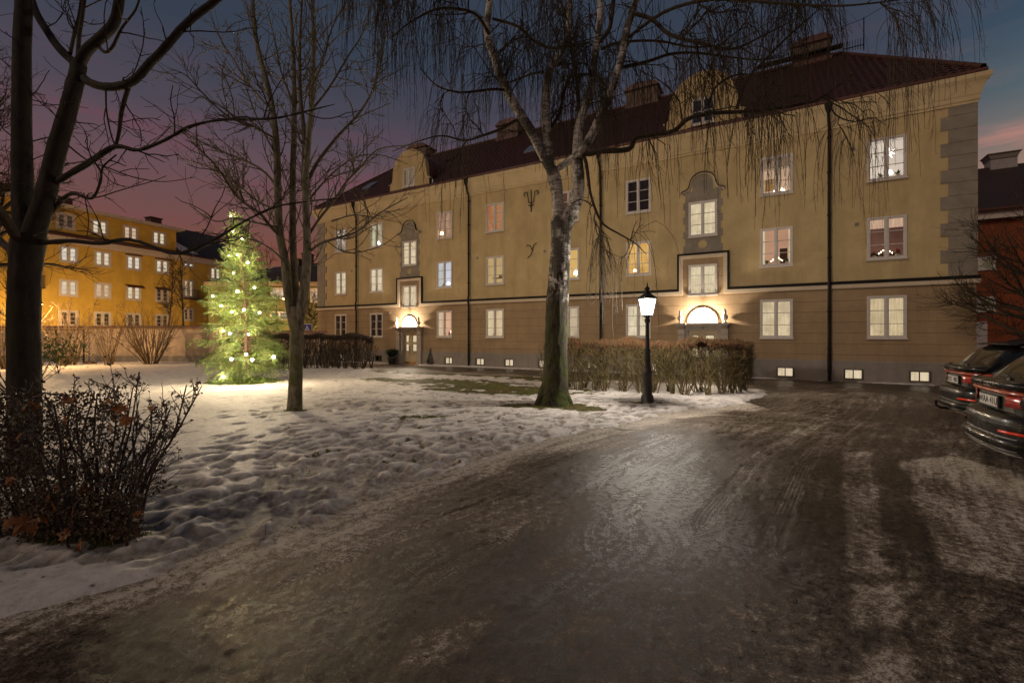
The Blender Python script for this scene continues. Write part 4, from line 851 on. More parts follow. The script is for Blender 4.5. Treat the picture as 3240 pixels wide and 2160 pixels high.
# ---- green house ----------------------------------------------------------
gh = thing('green_apartment_building', 'dim green apartment building with dark roof seen between the slim tree and the ochre house', 'building', (-21, 45, 0))
b = cells(-9, 7, 0, 6.6, [(-2.9, -1.1, 5.35, 6.45), (1.05, 1.85, 5.0, 6.4), (-2.9, -1.1, 3.3, 4.1)], 0); b.build('wall', plaster('green_plaster', (.13, .13, .05), (.17, .17, .07)), gh)
MB().box(-9.2, 7.2, -.4, 0, 6.6, 7.0).build('cornice', mat('beige_cornice', (.32, .24, .17), rough=.8), gh)
MB().add([(-9.3, -.5, 7.0), (7.3, -.5, 7.0), (7.3, 6, 10.6), (-5.5, 6, 9.4), (7.3, 12, 7), (-9.3, 12, 7)], [(0, 1, 2, 3), (3, 2, 4, 5), (0, 3, 5)]).build('roof', M_T2, gh)
for x, z in ((-3.4, 9.6), (-2.2, 10.2), (2.6, 10.6)): MB().box(x, x+.9, 5.2, 6.2, 8.8, z+.5).box(x-.08, x+.98, 5.1, 6.3, z+.5, z+.62).build('chimney', M_CH, gh)
for (x, z, w_, h_, r, lit) in ((-2.9, 5.35, 1.8, 1.1, 2, 1), (1.05, 5.0, .8, 1.4, 2, 1), (-2.9, 3.3, 1.8, .8, 2, 0)):
    o = place_window(gh, x, z, w_, h_, r, t=.09, mull=.08, sash=.04); blind_mb(w_, h_).build('pane', emis('green_house_glow', (1, .72, .50), .8, .4, 3) if lit else emis('green_house_dim', (.35, .30, .25), .6, .4, 3), o)
# ---- red house ------------------------------------------------------------
rh = thing('red_apartment_building', 'rust red apartment building with pale chimneys beyond the right corner of the ochre house', 'building', (32.1, 30, 0), FROT)
RW = [(-1.75, 6.07, 1.6, .95), (-1.75, 3.30, 1.6, 1.0), (-1.9, 0.3, 1.35, 2.35), (1.55, 7.15, 1.5, 1.5), (1.55, 4.40, 1.5, 1.5), (1.55, 1.5, 1.5, 1.5), (6, 7.15, 1.5, 1.5), (6, 4.4, 1.5, 1.5)]
cells(-9, 14, 0, 9.4, [(a, a+c, z, z+h) for a, z, c, h in RW], 0).quad((-9, 9, 0), (-9, 0, 0), (-9, 0, 9.4), (-9, 9, 9.4)).build('wall', plaster('red_plaster', (.20, .055, .022), (.26, .072, .03)), rh)
MB().box(-9.3, 14, -.35, 0, 9.4, 10.0).build('cornice', M_WC, rh)
MB().add([(-9.5, -.5, 10.0), (14, -.5, 10.0), (14, 5, 14.2), (-6.5, 5, 14.2), (14, 10, 10), (-9.5, 10, 10)], [(0, 1, 2, 3), (3, 2, 4, 5), (0, 3, 5)]).build('roof', M_T2, rh)
MB().box(-9.4, 14, -.62, -.5, 9.92, 10.06).build('eaves_flashing', M_RED, rh)
for x0, x1, y0, z1 in ((-2.9, -1.55, 3.6, 14.9), (1.0, 2.4, 4.6, 15.0)):
    o = MB().box(x0, x1, y0, y0+1.2, 12.2, z1-.35).build('chimney', mat('pale_chimney', (.30, .28, .27), rough=.8), rh); MB().prism([(x0, z1-.35), (x1, z1-.35), (x1+.15, z1), (x0-.15, z1)], y0-.05, y0+1.3).box(x0-.2, x1+.2, y0-.12, y0+1.35, z1, z1+.07).build('chimney_cap', M_WD, o)
for i, (x, z, w_, h_) in enumerate(RW):
    if i == 2:
        MB().box(x, x+w_, .0, .08, z, z+h_).box(x+.1, x+w_-.1, -.02, 0, z+.2, z+h_-.2).build('side_door', mat('pale_door', (.42, .38, .37), rough=.7), rh); continue
    o = place_window(rh, x, z, w_, h_, 1 if i < 2 else 2, t=.10, mull=.12, sash=.05); blind_mb(w_, h_).build('pane', emis('red_house_dim', (.20, .16, .09), .55, .5, 5) if i < 2 else emis('red_house_grey', (.13, .12, .13), .8, .4, 4), o)
# ---- street lamps (sodium) --------------------------------------------------
M_POST = mat('lamp_post_metal', (.03, .028, .025), (.05, .045, .04), rough=.5); M_SOD = glowglass('sodium_lamp', (1, .55, .18), 14)
def street_lamp(x, y, z, label, e=0, group='sodium street lamps beyond the wall', hd=0):
    t_ = thing('street_lamp', label, 'street lamp', (x, y, 0), hd, group); MB().lathe([(.09, 0), (.08, .8), (.05, z-.3)], 10).tube([(0, 0, z-.3), (0, 0, z+.05), (.25, 0, z+.22), (.6, 0, z+.2)], .035, 6).build('pole', M_POST, t_, True)
    MB().lathe([(.20, 0), (.17, .07), (.06, .14), (.03, .18)], 12, (.6, 0, z+.03)).build('lamp_hood', M_POST, t_, True)
    MB().lathe([(.05, -.10), (.13, -.03), (.17, .0)], 12, (.6, 0, z+.028)).build('lamp_glass', M_SOD, t_, True); lamp_in(t_, (.6, 0, z-.02), e or 60, (1, .60, .25), .10)
M_SOD2 = 3600
street_lamp(*at(875, 940, 37).xy, 4.7, 'small orange street lamp glowing between the decorated spruce and the slim tree', 0)
street_lamp(-35.6, 33.2, 3.6, 'orange street lamp in the lane, hidden behind the near left trunk', M_SOD2, hd=2.0)
street_lamp(-23.0, 38.2, 3.6, 'orange street lamp in the lane, hidden behind the decorated spruce', M_SOD2, hd=2.4)
street_lamp(-24.9, 23.2, 3.3, 'orange street lamp on the lawn before the garden wall, hidden by the near left trunk', 1300, hd=.3)
# crossing sign
t_ = thing('crossing_sign', 'small blue pedestrian crossing sign on a pole beyond the low garden wall', 'road sign', at(973, 1062, 33).xy.to_3d()); sz = 1.7+22/1440*33
MB().lathe([(.03, 0), (.03, sz+.4)], 8).build('pole', M_POST, t_); MB().box(-.36, .36, -.05, -.03, sz-.42, sz+.36).build('sign_border', mat('sign_white', (.6, .6, .6), rough=.5), t_)
MB().box(-.32, .32, -.056, -.05, sz-.38, sz+.32).build('sign_plate', mat('sign_blue', (.03, .05, .30), rough=.5), t_); MB().prism([(-.24, sz-.28), (.24, sz-.28), (0, sz+.24)], -.062, -.056).build('sign_triangle', MATS['sign_white'], t_)
MB().tube([(0, -.07, sz+.08), (0, -.07, sz-.08)], .03, 5).tube([(0, -.07, sz-.08), (-.08, -.07, sz-.24)], .018, 4).tube([(0, -.07, sz-.08), (.08, -.07, sz-.24)], .018, 4).build('walking_figure', M_BLK, t_)
# metal frame by the wall
t_ = thing('carpet_beating_rack', 'dark metal frame with two rails standing in front of the garden wall', 'metal rack', (at(177, 1062, 28.1).x, 28.1, 0)); zt_, zb_ = 1.7+17/1440*28.1, 1.7-66/1440*28.1; xr_ = at(265, 0, 28.1).x-at(177, 0, 28.1).x; b = MB()
for x in (-1.72, 0, xr_): b.box(x-.03, x+.03, -.03, .03, 0, zt_)
b.box(-4, xr_+.03, -.025, .025, zt_, zt_+.05); b.box(-4, xr_-.03, -.02, .02, zb_-.04, zb_+.02); b.box(-4.0, -3.94, -.03, .03, 0, zt_); b.build('rack_frame', M_BLK, t_)
# ================================================================ park lantern
lx_, ly_ = gnd(2048, 1279)
pl = thing('park_lantern', 'black cast iron post with a glowing white four sided lantern in front of the hedge', 'street lamp', (lx_, ly_, 0), .35)
MB().lathe([(.20, -.03), (.20, .03), (.16, .06), (.15, .20), (.12, .26), (.115, .75), (.13, .78), (.10, .84), (.085, .95), (.065, 1.30), (.085, 1.34), (.06, 1.40), (.048, 1.75), (.045, 2.0), (.07, 2.06), (.075, 2.10), (.045, 2.14), (.10, 2.18), (.11, 2.20)], 14).build('post', mat('cast_iron', (.010, .010, .009), (.02, .02, .018), sc=30, rough=.45, bs=.3), pl, True)
zb, zt = 2.21, 2.615; rb, rt = .092, .152; ln = MB(); cs = [(-1, -1), (1, -1), (1, 1), (-1, 1)]
for i in range(4):
    a, c_ = cs[i], cs[(i+1) % 4]; ln.tube([(a[0]*rb, a[1]*rb, zb), (a[0]*rt, a[1]*rt, zt)], .009, 4); ln.tube([(a[0]*rb, a[1]*rb, zb), (c_[0]*rb, c_[1]*rb, zb)], .010, 4); ln.tube([(a[0]*rt, a[1]*rt, zt), (c_[0]*rt, c_[1]*rt, zt)], .012, 4)
ln.add([(-.10, -.10, zb-.012), (.10, -.10, zb-.012), (.10, .10, zb-.012), (-.10, .10, zb-.012)], [(0, 1, 2, 3)])
lo_ = ln.build('lantern', M_BLK, pl); M_LAN = glowglass('lantern_glass', (.90, .94, 1.0), 3.2)
MB().loft([[(x*(rb-.004), y*(rb-.004), zb+.004) for x, y in cs], [(x*(rt-.006), y*(rt-.006), zt-.004) for x, y in cs]]).build('lantern_glass', M_LAN, lo_); lamp_in(lo_, (0, 0, zb+.2), 560, (1, .89, .76), .07)
MB().loft([[(x*.172, y*.172, zt+.005) for x, y in cs], [(x*.172, y*.172, zt+.02) for x, y in cs], [(x*.08, y*.08, zt+.11) for x, y in cs], [(x*.05, y*.05, zt+.15) for x, y in cs]]).lathe([(.055, 0), (.075, .03), (.045, .06), (.07, .10), (.03, .15), (.012, .17), (.02, .19), (.004, .27)], 10, (0, 0, zt+.15)).build('lantern_roof', MATS['cast_iron'], lo_)
# ================================================================ parked cars
def paint(name, c, rough=.28):
    if name in MATS: return MATS[name]
    m = bpy.data.materials.new(name); MATS[name] = m; t = nt(m); p = N(t, 'ShaderNodeBsdfPrincipled'); n = noise(t, 9, 6, .75); d = ramp(t, n, [(.45, 0), (.75, 1)])
    L(t, mixc(t, math_(t, 'MULTIPLY', d.outputs[0], .5), c, (.022, .018, .015)), p.inputs['Base Color']); L(t, math_(t, 'ADD', math_(t, 'MULTIPLY', d.outputs[0], .35), rough), p.inputs['Roughness'])
    p.inputs['Metallic'].default_value = .0; p.inputs['Coat Weight'].default_value = .25; p.inputs['Coat Roughness'].default_value = .05; p.inputs['Specular IOR Level'].default_value = .12; L(t, bump(t, noise(t, 130, 3, .8), .08, .002), p.inputs['Normal']); out(t, p.outputs[0]); return m
M_CG = mat('car_glass', (.006, .006, .006), (.012, .011, .010), rough=.08, spec=.8); M_RUB = mat('tyre_rubber', (.012, .012, .012), (.03, .027, .024), sc=20, rough=.85); M_TRIM = mat('black_plastic_trim', (.010, .010, .010), (.02, .018, .016), sc=12, rough=.5)
M_TL = mat('tail_light_red', (.26, .008, .006), (.42, .02, .012), sc=14, rough=.18, spec=.8, coat=.6); M_LB = mat('light_bar_red', (.22, .035, .02), (.38, .08, .04), sc=8, rough=.2, coat=.6); M_CHR = mat('chrome_trim', (.5, .48, .44), rough=.25, metal=1); M_PLT = mat('plate_white', (.45, .42, .38), (.6, .56, .5), sc=30, rough=.6)
def xr(y): a = abs(y)/.97; return .55*(a**5)*.62+.05*a*a
def rear_strip(prof, y0, y1, n=26, closed=False):
    b = MB(); rings = []
    for i in range(n+1):
        y = y0+(y1-y0)*i/n; rings.append([(xr(y)+dx, y*(1 if True else 1), z) for dx, z in prof])
    return b.loft(rings, cap=closed, closed=closed)
def make_car(label, loc, mpaint, hitch, chars, name='parked_car'):
    c = thing(name, label, 'car', loc, FROT, 'dark cars parked along the right edge')
    ST = [(.02, .62, .56, .99), (.06, .76, .48, 1.06), (.13, .86, .40, 1.11), (.24, .925, .34, 1.22), (.40, .955, .31, 1.43), (.56, .965, .29, 1.535), (.80, .97, .28, 1.585), (1.3, .97, .28, 1.62), (1.9, .97, .28, 1.635), (2.5, .97, .28, 1.62), (3.0, .97, .28, 1.50), (3.35, .97, .28, 1.30), (3.62, .97, .28, 1.12), (4.1, .96, .28, 1.05), (4.5, .92, .29, .95), (4.78, .84, .33, .82), (4.9, .6, .45, .70)]
    rings = []
    for x, w_, zb, zr in ST:
        bl = min(1.06, zr-.03); half = [(0, zb), (.6*w_, zb), (.92*w_, zb+.03), (.985*w_, zb+.16), (w_, .70), (.985*w_, min(.90, bl-.05)), (.94*w_, bl), (.86*w_, bl+.55*(zr-bl)), (.70*w_, zr-.05), (.50*w_, zr-.008), (0, zr+.012)]
        rings.append([(x, y, z) for y, z in half]+[(x, -y, z) for y, z in half[-2:0:-1]])
    b = MB(); b.loft(rings); n = 20; me = b.mesh('body', [mpaint, M_CG], True)
    for p in me.polygons:
        if p.index < (len(ST)-1)*n:
            i, k = divmod(p.index, n); kk = k if k < 10 else 19-k
            if (kk in (6, 7) and 4 <= i <= 10) or (kk in (8, 9) and i in (3, 4)) or (kk in (8, 9) and i in (10, 11)): p.material_index = 1
    body_ = link('body', me, c); md = body_.modifiers.new('smooth', 'SUBSURF'); md.levels = md.render_levels = 2
    hb = rear_strip([(.02, 1.17), (-.06, 1.145), (-.075, 1.13), (-.05, 1.065), (.05, 1.06)], -.86, .86).build('tailgate_lip', mpaint, c, True)
    rear_strip([(.04, .80), (-.02, .785), (-.085, .765), (-.115, .72), (-.125, .62), (-.105, .525), (-.11, .51), (-.155, .49), (-.16, .43), (-.12, .36), (-.02, .30), (.12, .27)], -.93, .93, 34).build('rear_bumper', mpaint, c, True)
    rear_strip([(.03, 1.055), (-.045, 1.05), (-.055, 1.025), (-.045, 1.005), (.03, 1.0)], -.90, .90, 34).build('light_bar', M_LB, c, True)
    for s in (-1, 1):
        y0, y1 = (.42, .93) if s > 0 else (-.93, -.42); rear_strip([(.02, 1.0), (-.028, .99), (-.02, .93), (-.035, .865), (.02, .855)], y0, y1, 14).build('tail_light', M_TL, c, True)
        y0, y1 = (.52, .86) if s > 0 else (-.86, -.52); rear_strip([(-.09, .605), (-.138, .60), (-.136, .57), (-.09, .565)], y0, y1, 10).build('reflector', mat('reflector_red', (.55, .03, .01), rough=.2, coat=.5), c, True)
    rear_strip([(-.0, .995), (.0, .80)], -.55, .55, 10).build('tailgate_panel', mat('tailgate_dirt', (.02, .018, .015), (.10, .08, .06), sc=14, rough=.4, stretch=(1, 3, .6)), c, True)
    pt = MB().box(-.035, -.02, -.26, .26, .835, .955).build('number_plate', M_PLT, c); MB().box(-.03, -.012, -.285, .285, .815, .972).build('plate_surround', M_TRIM, pt)
    cu = bpy.data.curves.new('t', 'FONT'); cu.body = chars; cu.size = .125; cu.extrude = .001; cu.align_x = 'CENTER'; cu.align_y = 'CENTER'; tmp = bpy.data.objects.new('t', cu); COL.objects.link(tmp); me = bpy.data.meshes.new_from_object(tmp.evaluated_get(bpy.context.evaluated_depsgraph_get())); bpy.data.objects.remove(tmp); me.materials.clear(); me.materials.append(M_BLK)
    tx = link('plate_characters', me, pt, (-.037, 0, .893)); tx.rotation_euler = (R(90), 0, R(-90))
    rear_strip([(-.09, .675), (-.130, .67), (-.130, .66), (-.09, .655)], -.80, .80, 24).build('bumper_crease', M_TRIM, c, True)
    b = MB()
    for z in (.385, .36, .335): b2 = rear_strip([(-.07, z), (-.15+(.40-z)*.8, z), (-.145+(.40-z)*.8, z-.009), (-.07, z-.009)], -.74, .74, 24); b.add(b2.v, b2.f)
    b.build('diffuser_slats', M_CHR if hitch else mat('silver_plastic', (.16, .15, .13), rough=.35), c, True)
    rear_strip([(-.10, .53), (-.118, .515), (-.116, .505), (-.1, .50)], -.72, .72, 20).build('diffuser', M_TRIM, c, True)
    b = MB(); rg = [(.44, 1.575), (.40, 1.56), (.46, 1.545), (.90, 1.58), (.90, 1.605)]; b.loft([[(x+abs(y)**3*.25, y, z-.03*abs(y)**2) for x, z in rg] for y in np.linspace(-.72, .72, 15)]); b.build('roof_spoiler', mpaint, c, True)
    MB().box(.15, .19, -.05, .05, 1.14, 1.175).tube([(.17, 0, 1.17), (.20, .12, 1.185), (.22, .38, 1.20)], .012, 5).build('rear_wiper', M_TRIM, c)
    MB().box(-.06, -.045, -.13, .05, 1.075, 1.10).build('badge', M_CHR, c)
    for x in (.98, 3.9):
        for s in (-1, 1):
            wl = link('wheel', None, c, (x, s*.84, .365)); wl.empty_display_size = .1; wl.rotation_euler = (R(90), 0, 0)
            MB().lathe([(.25, -.12), (.33, -.125), (.365, -.09), (.368, 0), (.365, .09), (.33, .125), (.25, .12)], 28).build('tyre', M_RUB, wl, True)
            b = MB(); b.lathe([(.25, -.10), (.25, .10)], 24); 
            for i in range(5):
                a = i*2*math.pi/5; b.tube([(.04*math.cos(a), .04*math.sin(a), -s*.115), (.24*math.cos(a), .24*math.sin(a), -s*.10)], .028, 5)
            b.lathe([(.06, -.12), (.06, .12)], 12); b.build('rim', mat('dirty_alloy', (.12, .11, .10), (.2, .18, .16), rough=.4, metal=.6), wl)
        b = MB()
        for s in (-1, 1): b.loft([[(x+.43*math.cos(a), s*.975, .365+.43*math.sin(a)), (x+.385*math.cos(a), s*.975, .365+.385*math.sin(a)), (x+.385*math.cos(a), s*.90, .365+.385*math.sin(a)), (x+.43*math.cos(a), s*.90, .365+.43*math.sin(a))] for a in np.linspace(-.1, math.pi+.1, 20)])
        b.build('wheel_arch', M_TRIM, c, True)
    b = MB()
    for s in (-1, 1): b.box(3.05, 3.2, s*1.0-.1, s*1.0+.1, 1.06, 1.2)
    b.build('door_mirror', mpaint, c); b = MB()
    for s in (-1, 1): b.tube([(.9, s*.62, 1.60), (1.3, s*.62, 1.66), (2.2, s*.62, 1.665), (2.7, s*.62, 1.61)], .016, 6)
    b.build('roof_rail', M_TRIM, c)
    if hitch: MB().tube([(.15, 0, .36), (-.05, 0, .34), (-.20, 0, .345), (-.265, 0, .385), (-.27, 0, .43)], [.028, .026, .022, .020, .016], 8).lathe([(.008, -.03), (.025, -.012), (.028, 0), (.02, .02), (.005, .03)], 10, (-.27, 0, .455)).build('tow_hitch', M_BLK, c, True)
    return c
P1, P2 = (.0079, .0), 0
def car_at(px, py, z): Y = (H-z)*F/(py-HY); return Vector(((px-CX)/F*Y, Y, 0))
make_car('black sport utility car with tow hitch, farther of the two parked at right', car_at(3015, 1198, .895)+EX*.03, paint('black_car_paint', (.004, .004, .004)), True, 'RDC 40K')
make_car('dirty dark grey sport utility car, nearer of the two, cut by the picture edge', car_at(3127, 1263, .895)+EX*.03, paint('grey_car_paint', (.010, .010, .009), .25), False, 'WAA 41U')
# ================================================================ trees
def barkmat(name, c1, c2, moss=None, mz=(0, 3), white=False, bd=.02):
    m = bpy.data.materials.new(name); MATS[name] = m; t = nt(m); p = N(t, 'ShaderNodeBsdfPrincipled'); p.inputs['Roughness'].default_value = .85; p.inputs['Specular IOR Level'].default_value = .3
    tc = N(t, 'ShaderNodeTexCoord'); sp = N(t, 'ShaderNodeSeparateXYZ'); L(t, tc.outputs['Object'], sp.inputs[0]); z = sp.outputs[2]
    n = noise(t, 13, 8, .8, stretch=(1, 1, .30)); n2 = noise(t, 3, 5, .65)
    a = ramp(t, n, [(.40, c1), (.50, tuple((u+v)*.5 for u, v in zip(c1, c2))), (.60, c2)]).outputs[0]; hgt = n
    if white:
        w = ramp(t, noise(t, 14, 5, .7, stretch=(.35, .35, 2.6)), [(.38, (.03, .025, .02)), (.45, (.50, .47, .42)), (.6, (.78, .74, .68))]).outputs[0]
        sel = math_(t, 'ADD', math_(t, 'MULTIPLY', z, .36), math_(t, 'MULTIPLY', math_(t, 'SUBTRACT', noise(t, 2.6, 6, .7, stretch=(1, 1, .5)), .5), 3.0)); sel = ramp(t, math_(t, 'SUBTRACT', sel, 1.0), [(.0, 0), (.12, 1)]).outputs[0]
        dk = ramp(t, noise(t, 1.7, 5, .7, stretch=(1, 1, .8)), [(.44, 0), (.54, .9)]).outputs[0]
        w = mixc(t, dk, w, (.045, .04, .03)); a = mixc(t, sel, a, w)
    if moss:
        mo = ramp(t, n2, [(.46, 0), (.56, .85)]).outputs[0]; zz = ramp(t, math_(t, 'DIVIDE', z, mz[1]), [(.0, 1), (1, .12)]).outputs[0]; a = mixc(t, math_(t, 'MULTIPLY', mo, zz), a, moss)
    L(t, a, p.inputs['Base Color']); L(t, bump(t, n, .9, bd, bump(t, noise(t, 60, 4, .7), .4, .005)), p.inputs['Normal']); out(t, p.outputs[0]); return m
def rot_away(d, ang, az):
    d = d/np.linalg.norm(d); a = np.cross(d, [0, 0, 1.]); 
    if np.linalg.norm(a) < 1e-3: a = np.array([1., 0, 0])
    a /= np.linalg.norm(a); b = np.cross(d, a); s = a*math.cos(az)+b*math.sin(az); return d*math.cos(ang)+s*math.sin(ang)
def grow(rng, p, d, l, n, wand, trop, r0, r1):
    pts = [np.array(p, float)]; d = np.array(d, float); st = l/n
    for i in range(n):
        d = d+rng.normal(0, wand, 3)+np.array(trop)*st; d /= np.linalg.norm(d); pts.append(pts[-1]+d*st)
    return np.array(pts), np.linspace(r0, r1, n+1)
def ramify(T, rng, path, rad, lev, spec, t0=.15):
    if lev >= len(spec): return
    S = spec[lev]; seg = np.linalg.norm(np.diff(path, axis=0), axis=1); Lp = seg.sum(); cum = np.concatenate([[0], np.cumsum(seg)])
    n = max(1, rng.poisson(S['n']*Lp*(1-t0)))
    for k in range(n):
        s = Lp*(t0+(1-t0)*rng.random()); i = min(np.searchsorted(cum, s)-1, len(seg)-1); i = max(i, 0); f = (s-cum[i])/seg[i]; p = path[i]*(1-f)+path[i+1]*f; d = path[i+1]-path[i]
        r = rad[i]*(1-f)+rad[i+1]*f; l = S['l'][0]+(S['l'][1]-S['l'][0])*rng.random(); l *= (1-.45*s/Lp)
        az = rng.random()*6.28; dd = rot_away(d, rng.normal(S['a'], .22), az)
        if 'dir' in S: dd = dd*(1-S['dirw'])+np.array(S['dir'])*S['dirw']
        r0 = min(r*.75, S['r'][0]); pp, rr2 = grow(rng, p, dd, l, S['seg'], S['w'], S['t'], r0, min(r0*.7, S['r'][1])); T.add(pp, rr2)
        ramify(T, rng, pp, rr2, lev+1, spec, .1)
def px_path(pts, Y0):
    out_ = []
    for q in pts: out_.append(at(q[0], q[1], Y0+(q[2] if len(q) > 2 else 0)))
    return [tuple(v) for v in out_]
def roughen(me, amp, zmax, fx_=20, fz=3.5):
    n = len(me.vertices); co = np.empty(n*3, np.float32); no = np.empty(n*3, np.float32); me.vertices.foreach_get('co', co); me.vertex_normals.foreach_get('vector', no); co = co.reshape(-1, 3); no = no.reshape(-1, 3)
    d = (fbm(co[:, 0]*fx_+co[:, 1]*fx_*.7+40, co[:, 2]*fz+co[:, 1]*fx_*.5+40, 4, .6)-.5)*amp*2*(1-.8*sstep(zmax*.6, zmax, co[:, 2])); co = co+no*d[:, None]; me.vertices.foreach_set('co', co.ravel()); me.update()
def finish_tree(name, label, cat, loc, trunkT, crownT, mt, mc, tn=14, cn=3, limbT=None, group=None, rough=None):
    r = thing(name, label, cat, loc, 0, group); off = np.array([loc[0], loc[1], loc[2] if len(loc) > 2 else 0])
    V, Q = trunkT.arrays(tn); link('trunk', np_mesh('trunk', V-off, Q, mt), r)
    if rough: roughen(r.children[0].data, *rough)
    parts = []
    if limbT: parts.append(limbT.arrays(7))
    if crownT and crownT.count(): parts.append(crownT.arrays(cn))
    if parts: V, Q, MI = merge(parts); link('crown', np_mesh('crown', V-off, Q, mc), r)
    return r
def lumpy(T, amp, rng):
    for m_, lst in T.g.items():
        for k, (P, rd) in enumerate(lst): lst[k] = (P, rd*(1+amp*(rng.random(len(rd))-.5)))
M_TW = mat('dark_twig_bark', (.028, .020, .013), (.06, .045, .028), sc=15, rough=.85, spec=.25)
# ---- weeping birch ---------------------------------------------------------
rng = np.random.default_rng(21); BY = 11.2; bx_, by_ = gnd(1753, 1280)
TT = Tubes(); LT = Tubes(); CT = Tubes(); limbs = []
def limb(T, pts, rad, Y=BY, k=4, twist=0, keep=True):
    P, rd = smooth_path(px_path(pts, Y), rad, k); T.add(P, rd); 
    if keep: limbs.append((P, rd))
    return P, rd
limb(TT, [(1753, 1292), (1753, 1262), (1756, 1220), (1759, 1120), (1763, 960), (1772, 820), (1774, 740), (1768, 690)], [.50, .38, .32, .285, .27, .25, .24, .21], keep=False, k=14)
for dx, dy in ((-52, 1283), (50, 1283), (14, 1290), (-22, 1291)): limb(TT, [(1753+dx*1.15, dy+4, -.1), (1753+dx*.75, 1262, -.08), (1753+dx*.35, 1215, 0), (1756, 1150, 0)], [.05, .13, .16, .1], keep=False)
_lm0 = limb
def limb(T, pts, rad, *a, **k): return _lm0(T, pts, [q*.88 for q in rad], *a, **k)
limb(TT, [(1768, 700), (1765, 640), (1757, 560), (1731, 515), (1694, 441), (1671, 399), (1625, 326), (1593, 262, .1), (1561, 175, .1), (1542, 106, .2), (1546, 28, .3), (1560, -80, .3), (1575, -200, .4)], [.19, .17, .155, .14, .13, .13, .125, .12, .11, .10, .09, .08, .05])
limb(TT, [(1760, 620), (1742, 540), (1735, 470), (1730, 413), (1726, 358), (1731, 276), (1740, 220, .2), (1767, 179, .3), (1795, 119, .4), (1802, 55, .5), (1800, -50, .6), (1790, -220, .7)], [.12, .125, .13, .125, .12, .115, .11, .10, .09, .085, .08, .05])
limb(TT, [(1775, 760), (1800, 690, -.1), (1826, 620, -.25), (1829, 560, -.3), (1827, 505, -.3), (1828, 441, -.3), (1834, 390, -.2), (1858, 321, 0), (1873, 257, .2), (1880, 197, .3), (1889, 129, .4), (1898, 55, .5), (1900, -40, .6), (1905, -200, .7)], [.16, .19, .185, .17, .15, .125, .115, .115, .11, .10, .095, .085, .075, .05])
limb(TT, [(1757, 542), (1790, 516, -.1), (1832, 487, -.45), (1864, 441, -.5), (1896, 377, -.6), (1928, 303, -.7), (1951, 239, -.8), (1969, 175, -.9), (1981, 101, -1.0), (2002, 37, -1.0), (2022, -40, -1.1), (2050, -180, -1.2)], [.08, .10, .11, .115, .11, .105, .10, .095, .09, .08, .07, .05])
limb(LT, [(1889, 140, .4), (1925, 100, .5), (1938, 40, .5), (1950, -60, .5), (1990, -200, .6)], [.06, .06, .055, .05, .03])
limb(LT, [(1835, 400, -.2), (1828, 300, .1), (1822, 230, .3), (1808, 160, .5), (1800, 100, .6)], [.06, .055, .05, .045, .03])
limb(LT, [(1745, 400), (1770, 360, .3), (1785, 290, .6), (1805, 245, .8), (1840, 235, 1.1), (1880, 235, 1.5)], [.05, .05, .045, .04, .035, .02])
